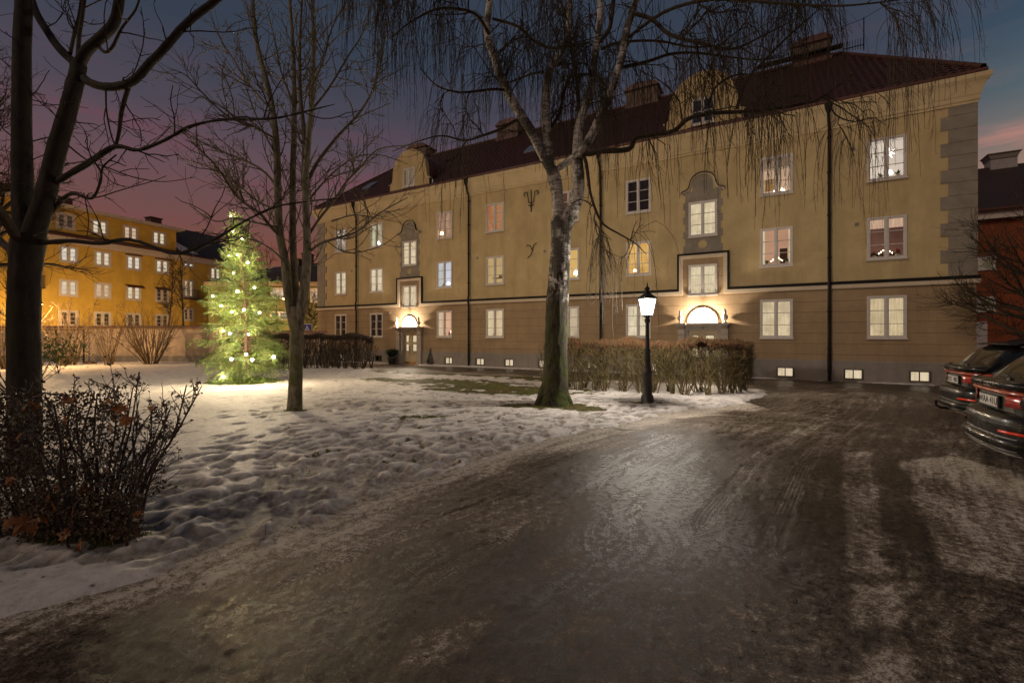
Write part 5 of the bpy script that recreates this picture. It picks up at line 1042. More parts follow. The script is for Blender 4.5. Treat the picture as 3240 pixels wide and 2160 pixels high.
for pts, rd in ((([(1834, 486, -.46), (1868, 486, -.5), (1900, 478, -.6), (1990, 472, -.8), (2008, 436, -.9), (2060, 427, -1.0), (2130, 415, -1.1), (2180, 375, -1.2), (2260, 358, -1.3), (2340, 354, -1.4), (2450, 345, -1.5), (2560, 325, -1.6), (2600, 308, -1.7), (2700, 235, -1.8), (2770, 170, -1.9)]), (.07, .075, .075, .07, .065, .062, .058, .055, .05, .045, .04, .03, .02, .014, .008)),
                ([(2330, 345, -1.4), (2360, 260, -1.5), (2420, 190, -1.6), (2500, 110, -1.7), (2580, 40, -1.8), (2640, -30, -1.9)], (.035, .033, .028, .022, .016, .01)),
                ([(1990, 40, -1), (2060, 60, -1.2), (2120, 110, -1.5), (2230, 140, -1.8), (2320, 155, -2), (2420, 110, -2.2), (2520, 60, -2.4)], (.055, .05, .045, .038, .03, .02, .01)),
                ([(1965, 215, -.8), (2050, 195, -.6), (2120, 172, -.4), (2200, 168, -.2), (2300, 180, 0), (2400, 190, .2), (2480, 180, .4)], (.05, .045, .04, .035, .028, .02, .01)),
                ([(1905, 155, .4), (1960, 135, .6), (2080, 130, 1), (2200, 150, 1.5), (2330, 130, 2), (2450, 60, 2.4)], (.045, .04, .035, .03, .02, .01)),
                ([(1975, 130, -.9), (2100, 40, -1.6), (2250, 0, -2.3), (2450, 10, -3.0), (2650, 20, -3.5), (2850, 0, -3.9)], (.045, .04, .034, .028, .02, .01)),
                ([(2015, 0, -1), (2200, -90, -1.5), (2420, -140, -2), (2650, -120, -2.5), (2870, -60, -3), (2990, -20, -3.2)], (.05, .045, .035, .03, .02, .01)),
                ([(1593, 285), (1560, 283, -.2), (1500, 290, -.4), (1446, 292, -.6), (1380, 270, -.8), (1330, 215, -1)], (.04, .038, .034, .028, .02, .012)),
                ([(1655, 378), (1630, 383, .1), (1584, 409, .2), (1519, 432, .3), (1469, 445, .4), (1400, 430, .5), (1330, 445, .6), (1240, 480, .7)], (.05, .046, .042, .036, .03, .024, .018, .01)),
                ([(1548, 110), (1510, 50, -.2), (1455, 30, -.4), (1380, 30, -.6), (1300, 70, -.8), (1240, 120, -1)], (.05, .045, .04, .03, .02, .012)),
                ([(1720, 228), (1680, 235, .2), (1640, 250, .4), (1600, 262, .6), (1560, 240, .8), (1500, 150, 1.0), (1440, 90, 1.2)], (.035, .032, .028, .024, .02, .015, .01)),
                ([(1560, 60, .2), (1640, 85, .1), (1690, 130, 0), (1740, 152, -.1), (1790, 148, -.2), (1870, 132, -.3)], (.04, .04, .038, .035, .03, .015)),
                ([(1836, 478, -.46), (1853, 510, -.5), (1862, 570, -.6), (1868, 610, -.7), (1885, 665, -.8), (1910, 710, -.9), (1968, 745, -1), (2010, 770, -1.1), (2045, 805, -1.2)], (.05, .05, .042, .036, .032, .028, .022, .016, .008)),
                ([(1550, 0), (1450, -80, -.6), (1330, -120, -1.4), (1180, -90, -2.1), (1050, -40, -2.6)], (.05, .042, .034, .025, .012)),
                ([(1560, -90), (1480, -200, .6), (1300, -230, 1.5), (1120, -160, 2.2)], (.05, .04, .03, .015)),
                ([(1795, 60, .5), (1760, -20, 1.2), (1700, -120, 2.2), (1640, -200, 3)], (.05, .04, .03, .02)),
                ([(2620, 300, -1.7), (2640, 360, -1.8), (2700, 385, -1.9), (2760, 372, -2.0), (2800, 395, -2.1)], (.02, .018, .014, .01, .006)),
                ([(2600, 310, -1.7), (2660, 340, -1.75), (2690, 362, -1.8), (2740, 395, -1.9), (2770, 440, -1.95)], (.018, .016, .014, .01, .006)),
                ([(2240, 330, -1.25), (2270, 270, -1.3), (2340, 235, -1.35), (2430, 250, -1.4)], (.03, .026, .02, .01))):
    P_, r_ = limb(LT, pts, rd)
spec = [dict(n=2.5, l=(.6, 2.0), a=.9, seg=7, w=.17, t=(0, 0, .10), r=(.022, .010)),
        dict(n=5.2, l=(.3, 1.0), a=.75, seg=5, w=.18, t=(0, 0, -.5), r=(.012, .007)),
        dict(n=6.6, l=(.6, 2.9), a=.6, seg=9, w=.07, t=(0, 0, -2.8), r=(.0075, .0045), dir=(0, 0, -1), dirw=.35),
        dict(n=1.7, l=(.12, .40), a=.5, seg=3, w=.12, t=(0, 0, -1.2), r=(.0055, .004))]
for P, rd in limbs: ramify(CT, rng, P, rd, 0, spec, .22)
print('birch tubes', CT.count())
M_BI = barkmat('birch_bark', (.012, .010, .006), (.085, .07, .045), moss=(.05, .07, .008), mz=(0, 3.6), white=True, bd=.05)
finish_tree('birch_tree', 'tall weeping birch with white and mossy black bark and hanging twigs beside the lantern', 'tree', (bx_, by_, 0), TT, CT, M_BI, M_TW, 44, 3, LT, rough=(.030, 4.2))
limb = _lm0
# ---- slim multi-stemmed tree ------------------------------------------------
_lmb = limb
def limb(T, pts, rad, *a, **k): return _lmb(T, pts, [q*.90 for q in rad], *a, **k)
rng = np.random.default_rng(4); SY = 10.2; sx_, sy_ = gnd(933, 1303); TT = Tubes(); LT = Tubes(); CT = Tubes(); limbs = []
limb(TT, [(932, 1310), (932, 1296), (934, 1250), (936, 1180), (938, 1100), (940, 1030), (938, 970)], [.24, .185, .165, .158, .155, .16, .14], SY, keep=False)
limb(TT, [(930, 1040), (922, 990), (912, 930), (902, 829), (884, 733), (879, 606), (874, 446), (855, 306, .1), (817, 159, .2), (804, 64, .3), (795, -60, .4), (780, -200, .5)], [.10, .115, .11, .10, .095, .088, .075, .065, .055, .045, .035, .02], SY)
limb(TT, [(938, 1000), (936, 930, .15), (930, 850, .2), (927, 765, .2), (926, 574, .3), (931, 382, .3), (929, 191, .4), (919, 32, .5), (905, -120, .5)], [.09, .09, .085, .085, .075, .065, .05, .04, .02], SY)
limb(TT, [(946, 1030), (956, 960, -.1), (968, 870, -.15), (972, 784, -.2), (969, 680, -.2), (967, 574, -.2), (975, 450, -.3), (984, 357, -.3), (992, 191, -.4), (989, 40, -.4), (985, -120, -.5)], [.10, .115, .11, .095, .085, .08, .07, .06, .05, .04, .02], SY)
limb(LT, [(960, 580, -.2), (962, 430), (950, 300), (948, 180), (952, 60), (960, -80)], [.06, .055, .05, .04, .03, .02], SY)
for pts, rd in (([(968, 590), (1000, 520), (1046, 459), (1078, 421), (1142, 351), (1186, 268), (1212, 159), (1218, 60)], (.05, .045, .04, .035, .028, .022, .016, .01)),
                ([(970, 756), (1008, 695, -.3), (1060, 630, -.5), (1097, 574, -.7), (1140, 530, -.8), (1199, 472, -1), (1300, 460, -1.2)], (.035, .034, .03, .026, .022, .016, .008)),
                ([(975, 800), (1014, 771, -.5), (1070, 752, -.8), (1129, 733, -1.1), (1199, 676, -1.4), (1290, 625, -1.7)], (.035, .032, .028, .022, .016, .008)),
                ([(1030, 760, -.6), (1100, 800, -.8), (1200, 780, -1.0), (1260, 740, -1.1)], (.016, .014, .01, .006)), ([(1050, 700, -.5), (1120, 680, -.7), (1190, 690, -.9), (1270, 705, -1.1)], (.018, .015, .01, .006)),
                ([(884, 746), (850, 710, -.3), (823, 676, -.5), (753, 625, -.8), (696, 542, -1.1), (640, 480, -1.3), (590, 440, -1.5)], (.04, .038, .034, .03, .024, .018, .008)),
                ([(882, 668), (820, 640, .3), (770, 600, .6), (720, 565, .9), (640, 520, 1.2), (560, 500, 1.5)], (.03, .028, .024, .02, .014, .008)),
                ([(878, 590), (825, 535, .2), (755, 500, .4), (680, 470, .6), (600, 430, .8), (520, 400, 1)], (.032, .03, .026, .02, .014, .008)),
                ([(872, 440), (800, 400, -.2), (727, 372, -.4), (650, 305, -.6), (590, 240, -.8), (530, 215, -1)], (.03, .028, .024, .018, .013, .008)),
                ([(860, 350, .1), (790, 270, .4), (740, 190, .7), (690, 110, .9), (660, 20, 1.1)], (.028, .025, .02, .014, .008)), ([(880, 500), (840, 430, .5), (800, 340, .9), (770, 240, 1.2), (755, 120, 1.5)], (.028, .025, .02, .014, .008)),
                ([(985, 350, -.3), (1040, 280, -.1), (1100, 180, .1), (1150, 100, .3), (1180, 0, .5)], (.03, .026, .02, .014, .008)), ([(930, 330, .3), (890, 230, .6), (870, 130, .9), (840, 10, 1.2)], (.028, .024, .018, .01)),
                ([(975, 300, -.4), (1020, 200, -.8), (1050, 90, -1.1), (1110, -20, -1.4)], (.026, .022, .016, .01)), ([(902, 830), (860, 790, -.5), (800, 760, -1), (720, 750, -1.5), (650, 780, -1.9)], (.025, .022, .018, .012, .007)),
                ([(972, 640), (1040, 560, .4), (1120, 500, .8), (1200, 490, 1.2), (1290, 520, 1.5)], (.026, .022, .017, .012, .007)), ([(884, 720, 0), (810, 705, -.6), (740, 690, -1.2), (680, 700, -1.7), (600, 650, -2.2)], (.028, .024, .018, .013, .007))): limb(LT, pts, rd, SY)
spec = [dict(n=5.0, l=(.4, 1.6), a=.7, seg=7, w=.15, t=(0, 0, .35), r=(.016, .008)), dict(n=4.2, l=(.18, .7), a=.75, seg=4, w=.18, t=(0, 0, .35), r=(.0085, .0055)), dict(n=4.5, l=(.06, .22), a=.8, seg=2, w=.1, t=(0, 0, .3), r=(.0058, .0042))]
for P, rd in limbs: ramify(CT, rng, P, rd, 0, spec, .15)
print('slim tubes', CT.count())
M_SL = barkmat('mossy_grey_bark', (.075, .068, .042), (.27, .245, .165), moss=(.10, .12, .02), mz=(0, 3.2), bd=.012)
finish_tree('slim_tree', 'slim bare tree splitting into three upright stems on the snowy lawn', 'tree', (sx_, sy_, 0), TT, CT, M_SL, mat('grey_twig_bark', (.07, .058, .036), (.14, .115, .072), sc=12), 14, 3, LT)
limb = _lmb
# ---- near left tree -----------------------------------------------------------
_lmb = limb
def limb(T, pts, rad, *a, **k): return _lmb(T, pts, [q*.80 for q in rad], *a, **k)
rng = np.random.default_rng(8); NY = 5.5; nx_ = at(78, 0, NY).x; TT = Tubes(); LT = Tubes(); CT = Tubes(); limbs = []
limb(TT, [(78, 1600), (78, 1400), (77, 1200), (76, 1000), (80, 860), (88, 780), (98, 740)], [.25, .20, .19, .185, .185, .20, .19], NY, keep=False)
limb(TT, [(90, 800), (80, 720), (74, 643), (69, 459), (69, 300), (70, 150), (76, 0), (80, -150)], [.14, .135, .125, .118, .11, .105, .10, .09], NY)
limb(TT, [(95, 800), (115, 710, -.02), (138, 643, -.05), (184, 459, -.05), (215, 350, -.05), (235, 280, -.05), (250, 205, 0)], [.15, .14, .125, .115, .105, .10, .095], NY)
limb(TT, [(250, 215, 0), (225, 190, .1), (185, 150, .1), (150, 100, .2), (110, 30, .2), (85, -60, .3)], [.06, .06, .055, .052, .05, .045], NY)
limb(TT, [(250, 205, 0), (275, 160, -.1), (330, 110, -.2), (362, 70, -.3), (378, 0, -.4), (385, -90, -.5)], [.075, .072, .068, .065, .06, .055], NY)
limb(TT, [(262, 245, 0), (285, 262, -.1), (330, 275, -.3), (385, 272, -.4), (430, 250, -.5), (470, 205, -.6), (510, 165, -.7), (590, 75, -.8), (690, -5, -.9), (800, -110, -1)], [.06, .058, .055, .055, .052, .05, .048, .045, .04, .03], NY)
limb(TT, [(165, 585, 0), (205, 560, -.1), (285, 512, -.2), (350, 470, -.3), (385, 464, -.35), (440, 475, -.4), (528, 441, -.5), (597, 402, -.6), (689, 381, -.7), (800, 378, -.8), (872, 374, -.9), (960, 355, -1), (1060, 330, -1.1)], [.05, .046, .042, .036, .030, .026, .022, .019, .017, .015, .013, .010, .006], NY)
limb(TT, [(130, 768, 0), (180, 765, -.1), (230, 762, -.2), (317, 770, -.3), (413, 758, -.45), (528, 797, -.6), (588, 797, -.7), (689, 751, -.8), (780, 697, -.9), (872, 655, -1), (975, 637, -1.1), (1079, 627, -1.2)], [.04, .034, .030, .026, .023, .021, .019, .016, .013, .011, .008, .005], NY)
for pts, rd in (([(150, 690), (190, 640), (230, 612, -.1), (290, 628, -.2), (318, 575, -.3), (325, 530, -.3), (368, 490, -.35)], (.03, .03, .028, .02, .016, .014, .01)), ([(408, 270, -.4), (385, 350, -.38), (378, 410, -.36), (367, 462, -.3)], (.03, .028, .024, .02)),
                ([(335, 285, -.3), (337, 350, -.3), (350, 420, -.3), (362, 455, -.3)], (.012, .011, .01, .01)), ([(246, 190, 0), (250, 120, .1), (262, 40, .2), (275, -60, .2)], (.03, .028, .025, .02)), ([(222, 170, 0), (235, 110, .2), (250, 50, .3), (262, -40, .4)], (.026, .024, .022, .02)),
                ([(300, 130, -.1), (330, 165, -.2), (355, 150, -.3), (385, 90, -.4), (430, 30, -.5), (450, -40, -.6)], (.025, .024, .022, .018, .014, .01)),
                ([(88, 800, 0), (40, 730, -.2), (0, 670, -.4), (-60, 600, -.7), (-140, 520, -1)], (.08, .07, .06, .05, .03)), ([(70, 800, 0), (20, 780, .3), (-40, 700, .6), (-90, 560, 1)], (.06, .05, .04, .02)),
                ([(215, 460, 0), (280, 510, .3), (340, 530, .5), (420, 560, .8), (520, 575, 1.1), (620, 560, 1.4)], (.014, .012, .011, .010, .008, .005)),
                ([(560, 790, -.6), (580, 840, -.6), (560, 850, -.6)], (.006, .005, .004)), ([(265, 610, -.15), (280, 690, -.2), (275, 750, -.2)], (.008, .007, .005))): limb(LT, pts, rd, NY)
spec = [dict(n=3.4, l=(.25, 1.2), a=.9, seg=7, w=.18, t=(0, 0, .3), r=(.009, .0045)), dict(n=5.0, l=(.1, .5), a=.85, seg=5, w=.2, t=(0, 0, .3), r=(.0048, .0030)), dict(n=5, l=(.03, .14), a=.9, seg=2, w=.1, t=(0, 0, .2), r=(.0034, .0024))]
for P, rd in limbs: ramify(CT, rng, P, rd, 0, spec, .25)
print('near tubes', CT.count())
finish_tree('near_tree', 'large dark forked tree close by at the left behind the leafy bush', 'tree', (nx_, NY, 0), TT, CT, barkmat('wet_dark_bark', (.012, .009, .007), (.036, .027, .019), moss=(.03, .027, .010), mz=(0, 6), bd=.02), MATS['dark_twig_bark'], 32, 4, LT, rough=(.010, 6.0, 34, 5))
limb = _lmb
# ---- generic bare trees ---------------------------------------------------------
def bare_tree(name, label, x, y, hgt, r, spread, seed, mt, clear=.3, nst=1, dens=1.0, group=None, tw=.006, ang=.6, cat='tree', tiers=None):
    rng = np.random.default_rng(seed); TT = Tubes(); CT = Tubes()
    P, rd = grow(rng, (x, y, -.05), (0, 0, 1), hgt, 10, .035, (0, 0, .1), r, r*.15); TT.add(P, rd)
    sp_ = [dict(n=dens*14/hgt*1.4, l=(spread*.6, spread*1.15), a=ang, seg=7, w=.12, t=(0, 0, .35/spread), r=(r*.5, tw*1.2)), dict(n=dens*3.6/spread*2, l=(spread*.25, spread*.6), a=.7, seg=5, w=.14, t=(0, 0, .3), r=(tw*1.8, tw)), dict(n=dens*5/spread*2, l=(spread*.1, spread*.3), a=.7, seg=3, w=.14, t=(0, 0, .2), r=(tw*1.1, tw*.7))]
    ramify(CT, rng, P, rd, 0, sp_, clear); finish_tree(name, label, cat, (x, y, 0), TT, CT, mt, M_TW, 8, 3, group=group)
p = at(60, 450, 20); bare_tree('twiggy_tree', 'dense twiggy dark tree behind the near trunk at the left edge', p.x-1.2, 20, 13.0, .25, 4.4, 31, M_TW, .35, dens=2.1, tw=.010, ang=.95)
p = at(510, 930, 33); bare_tree('street_tree', 'small bare street tree in front of the yellow building, behind the middle shrub', p.x, 33.5, 7.0, .10, 1.7, 32, M_TW, .45, dens=1.5, tw=.010)
p = at(582, 930, 32.5); bare_tree('street_tree', 'small bare street tree in front of the balcony of the yellow building', p.x, 32.5, 8.0, .09, 1.6, 33, M_TW, .4, dens=1.3, tw=.010)
p = at(15, 930, 31); bare_tree('street_tree', 'bare street tree at the left edge beyond the garden wall', p.x, 31.5, 7.5, .10, 1.8, 37, M_TW, .25, dens=1.5, tw=.010)
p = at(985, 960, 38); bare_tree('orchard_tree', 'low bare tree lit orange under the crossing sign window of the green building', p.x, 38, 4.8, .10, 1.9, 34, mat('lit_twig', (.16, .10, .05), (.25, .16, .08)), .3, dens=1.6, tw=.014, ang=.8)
p = at(845, 900, 41); bare_tree('orchard_tree', 'bare tree just right of the decorated spruce in front of the green building', p.x, 41, 9.5, .12, 2.2, 35, M_TW, .35, dens=1.5, tw=.012)
bare_tree('spreading_shrub_tree', 'dark bare spreading tree at the right edge above the parked cars', 15.6, 13.6, 5.6, .13, 2.8, 36, M_TW, .22, dens=1.9, tw=.006, ang=1.0)
# ---- multi stemmed shrubs ---------------------------------------------------------
def shrub(name, label, x, y, hgt, wid, seed, stems=26, m_=None, tw=.010, buds=False, cat='shrub', group=None, fan=.5, dens=1.0, base_r=.25):
    rng = np.random.default_rng(seed); TT = Tubes(); CT = Tubes(); tips = []
    for i in range(stems):
        a = rng.random()*6.28; rr_ = base_r*math.sqrt(rng.random()); th_ = fan*math.sqrt(rng.random()); d = (math.cos(a)*math.sin(th_)*wid/hgt*1.2, math.sin(a)*math.sin(th_)*wid/hgt*1.2, math.cos(th_))
        P, rd = grow(rng, (x+rr_*math.cos(a), y+rr_*math.sin(a), -.05), d, hgt*rng.uniform(.6, 1.05), 9, .07, (0, 0, .12), tw*2.4, tw*.6); TT.add(P, rd)
        ramify(CT, rng, P, rd, 0, [dict(n=2.4*dens, l=(hgt*.12, hgt*.32), a=.55, seg=5, w=.12, t=(0, 0, .4), r=(tw, tw*.5)), dict(n=3*dens, l=(hgt*.04, hgt*.12), a=.6, seg=3, w=.1, t=(0, 0, .3), r=(tw*.6, tw*.4))], .3)
        tips.append(P[-1])
    if buds:
        for p_ in tips+[l[0][-1] for g in CT.g.values() for l in g if l[0][-1][2] > hgt*.55][::3]:
            for k in range(5): q = p_+rng.normal(0, .035, 3)+np.array([0, 0, .03*k-.04]); CT.add([q, q+np.array([0, 0, .05])], [.022, .004])
    r_ = thing(name, label, cat, (x, y, 0), 0, group); off = np.array([x, y, 0]); V, Q = TT.arrays(5); link('stems', np_mesh('stems', V-off, Q, m_ or M_TW), r_); V, Q = CT.arrays(3); link('twigs', np_mesh('twigs', V-off, Q, m_ or M_TW), r_)
M_LT = mat('pale_brown_stem', (.10, .065, .03), (.20, .13, .06), sc=9)
for i, (px, py, hh, ww, sd, st, lb, bu, mm) in enumerate(((216, 1158, 3.7, 2.6, 41, 30, 'lilac shrub with dark seed heads near the metal rack', True, M_LT), (343, 1156, 3.3, 1.5, 42, 12, 'slender lilac shrub with a few stems between two wide shrubs', True, M_LT), (478, 1154, 3.7, 3.0, 43, 42, 'wide fan shaped bare shrub lit golden left of the decorated spruce', False, M_LT))):
    x, y = gnd(px, py); shrub('lilac_shrub', lb, x, y, hh, ww, sd, st, mm, .011, bu, group='bare shrubs along the garden wall', fan=.62)
x, y = gnd(20, 1170); shrub('lilac_shrub', 'bare shrub at the far left edge behind the near trunk', x, y, 3.4, 3, 44, 26, M_LT, .012, True, group='bare shrubs along the garden wall')
x, y = gnd(60, 1240); shrub('wild_shrub', 'low tangled shrub just behind the near trunk', x, y, 1.6, 2.6, 45, 26, M_TW, .006, False)
# evergreen sprays left of the lilac
rng = np.random.default_rng(50); p = at(185, 1100, 20); V = []; 
for k in range(520):
    c_ = np.array([p.x+rng.normal(-.1, .55), 20+rng.normal(0, .3), max(.25, 1.05+rng.normal(0, .33))]); u = rng.normal(0, 1, 3); u /= np.linalg.norm(u); v = np.cross(u, rng.normal(0, 1, 3)); v /= np.linalg.norm(v); V += [c_-u*.085, c_+v*.028, c_+u*.085, c_-v*.028]
eb = thing('evergreen_bush', 'small leafy green bush to the right of the near trunk', 'bush', (p.x, 20, 0)); V = np.array(V)-np.array([p.x, 20, 0]); link('leaves', np_mesh('leaves', V, np.arange(len(V)).reshape(-1, 4), mat('evergreen_leaf', (.02, .07, .01), (.05, .13, .02), sc=4, rough=.45), False), eb)
T = Tubes(); [T.add(*grow(rng, (0, 0, 0), (rng.normal(0, .5), rng.normal(0, .3), 1), 1.2, 5, .1, (0, 0, 0), .012, .005)) for k in range(9)]; V, Q = T.arrays(4); link('stems', np_mesh('stems', V, Q, M_TW), eb)
# brown heap by the wall
b = MB(); b.lathe([(.42, 0), (.36, .09), (.2, .17), (.02, .2)], 14, flat=.6); o = b.build('leaf_heap', mat('brown_heap', (.12, .06, .03), (.22, .12, .06), sc=20, bs=.6), None, True, loc=(*gnd(284, 1152), 0)); tag(o, 'small brown heap of leaves on the snow by the garden wall', 'leaf heap')
# ---- hedges ---------------------------------------------------------------------
def hedge(name, label, line, width, hgt, seed, m_stem, m_tip, dens=1.0, open_base=.5, r0=.009, clump=None):
    rng = np.random.default_rng(seed); TT = Tubes(); CT = Tubes(); TP = Tubes(); L_ = [math.dist(line[i], line[i+1]) for i in range(len(line)-1)]; tot = sum(L_)
    cx, cy = line[0]
    def pos(s):
        for i, l in enumerate(L_):
            if s <= l or i == len(L_)-1: f = s/l; break
            s -= l
        a, b_ = line[i], line[i+1]; d = np.array([b_[0]-a[0], b_[1]-a[1]])/l; return np.array([a[0]+(b_[0]-a[0])*f, a[1]+(b_[1]-a[1])*f]), np.array([-d[1], d[0]])
    ncl = int(tot/.42)
    for k in range(ncl):
        s = (k+.5+rng.normal(0, .15))*tot/ncl; c_, nn = pos(min(max(s, .15), tot-.1))
        for row in (-.25, .25):
            base = c_+nn*width*row+rng.normal(0, .06, 2)
            for j in range(int(7*dens)+1):
                a = rng.random()*6.28; d = (math.cos(a)*rng.uniform(.05, .5), math.sin(a)*rng.uniform(.05, .5), 1)
                P, rd = grow(rng, (base[0]+rng.normal(0, .05), base[1]+rng.normal(0, .05), -.03), d, hgt*rng.uniform(.6, .9), 7, .09, (0, 0, .2), r0*1.8, r0*.7); P[:, 2] = np.minimum(P[:, 2], hgt-.08); TT.add(P, rd)
                ramify(CT, rng, P, rd, 0, [dict(n=6*dens, l=(.2, .55), a=.6, seg=4, w=.16, t=(0, 0, .7), r=(r0*.8, r0*.4)), dict(n=5*dens, l=(.08, .25), a=.6, seg=3, w=.15, t=(0, 0, .6), r=(r0*.5, r0*.3))], open_base)
    # clipped shell of shoots over the top and the faces
    ns = int(tot*2600*dens)
    for k in range(ns):
        s = rng.random()*tot; c_, nn = pos(s); q = rng.random(); e_ = min(s, tot-s); rnd = min(1, (e_/.45+.25))
        if q < .5: off = rng.uniform(-.5, .5)*width*rnd; z0 = (hgt-.16+.06*math.sin(s*3.1)+.04*math.sin(s*7.3+1)-.28*max(0, 1-e_/.7)**2)-.14*(abs(off)/(width*.5))**3; d = (rng.normal(0, .28), rng.normal(0, .28), 1); l = rng.uniform(.06, .17)
        else: sd_ = 1 if rng.random() < .5 else -1; off = sd_*width*.5*rnd*rng.uniform(.86, 1.02); z0 = hgt*(1-rng.random()**1.4*.72)-.18; d = (nn[0]*sd_*.7+rng.normal(0, .4), nn[1]*sd_*.7+rng.normal(0, .4), rng.uniform(.4, 1.2)); l = rng.uniform(.06, .2)
        p0 = (c_[0]+nn[0]*off+rng.normal(0, .03), c_[1]+nn[1]*off+rng.normal(0, .03), z0); P, rd = grow(rng, p0, d, l, 2, .2, (0, 0, .5), r0*.72, r0*.45); (TP if rng.random() < .5 and z0 > hgt*.8 else CT).add(P, rd)
    h_ = thing(name, label, 'hedge', (cx, cy, 0)); off = np.array([cx, cy, 0]); V, Q = TT.arrays(4); link('stems', np_mesh('stems', V-off, Q, m_stem), h_)
    V, Q = CT.arrays(3); link('twigs', np_mesh('twigs', V-off, Q, m_stem), h_)
    if TP.count(): V, Q = TP.arrays(3); link('shoot_tips', np_mesh('shoot_tips', V-off, Q, m_tip), h_)
M_H1 = mat('hedge_stem', (.075, .055, .02), (.15, .115, .04), sc=6); M_H2 = mat('hedge_tip', (.13, .045, .022), (.20, .08, .035), sc=6); M_H3 = mat('dark_hedge_stem', (.035, .024, .014), (.07, .05, .03), sc=6)
hedge('hedge', 'clipped leafless hedge with reddish tips behind the lantern', [(1.1, 14.6), (3.1, 13.75), (5.25, 12.95), (6.35, 13.35), (6.9, 14.2)], 1.05, 1.62, 61, M_H1, M_H2, 1.0)
hedge('hedge', 'dark clipped leafless hedge behind the slim tree', [(-12.6, 23.4), (-9.6, 23.6), (-7.2, 23.2)], 1.3, 1.80, 62, M_H3, M_H3, .9, r0=.012)
# ---- pots by the doors ------------------------------------------------------------
M_EV = mat('dark_evergreen', (.010, .022, .008), (.025, .05, .015), sc=9); M_POT = mat('dark_planter', (.03, .025, .02), (.05, .04, .03), rough=.6)
def tuft(seed, n, fn, sz):
    rng = np.random.default_rng(seed); V = []
    for k in range(n):
        c_, d = fn(rng); d = np.array(d, float); d /= np.linalg.norm(d); s_ = np.cross(d, rng.normal(0, 1, 3)); s_ /= np.linalg.norm(s_); c_ = np.array(c_); V += [c_-s_*sz*.12, c_+s_*sz*.12, c_+d*sz]
    return np.array(V), np.arange(n*3).reshape(-1, 3)
def potted(kind, label, px, py, hgt, rad, seed, mm=None):
    x, y = gnd(px, py); t_ = thing('potted_evergreen', label, 'potted plant', (x, y, 0)); ph = .42 if kind != 'cone' else .12
    MB().lathe([(rad*.55, 0), (rad*.75, ph*.9), (rad*.8, ph), (rad*.7, ph)], 16).build('planter', M_POT, t_, True)
    if kind == 'cone': fn = lambda r: ((lambda h_, a, q: ((rad*(1-h_)*.95*q*math.cos(a), rad*(1-h_)*.95*q*math.sin(a), ph+h_*(hgt-ph)), (math.cos(a), math.sin(a), .9)))(r.random()**1.4, r.random()*6.28, r.random()**.35))
    elif kind == 'dome': fn = lambda r: ((lambda h_, a, q: ((rad*q*math.cos(a), rad*q*math.sin(a), ph+h_*(hgt-ph)*math.sqrt(max(.02, 1-q*q*.6))), (math.cos(a), math.sin(a), .8)))(r.random(), r.random()*6.28, r.random()**.4))
    else: fn = lambda r: ((lambda a, q: ((rad*.4*q*math.cos(a), rad*.4*q*math.sin(a), ph+r.random()*.12), (math.cos(a)*1.1*r.random(), math.sin(a)*1.1*r.random(), 1)))(r.random()*6.28, r.random()))
    V, Q = tuft(seed, 2600 if kind != 'spiky' else 300, fn, .07 if kind != 'spiky' else .45); link('foliage', np_mesh('foliage', V, Q, mm or M_EV, False), t_)
potted('spiky', 'dark planter with an arching plant left of the far entrance door', 1240, 1151, .85, .36, 71); potted('dome', 'bushy dark evergreen in a planter just right of the far entrance door', 1336, 1151, .90, .34, 72); potted('cone', 'cone shaped dwarf conifer, outermost right of the far entrance door', 1365, 1154, 1.10, .30, 73)
for lb, dx, s in (('dark potted bush with reddish top left of the numbered entrance behind the hedge', -1.5, 74), ('dark potted bush with reddish top right of the numbered entrance behind the hedge', 1.35, 75)):
    q = fw(C1+dx, -.45); potted('dome', lb, 1620+q.x/q.y*F, HY+H*F/q.y, .85, .33, s, mat('reddish_evergreen', (.02, .025, .01), (.12, .03, .015), sc=5))
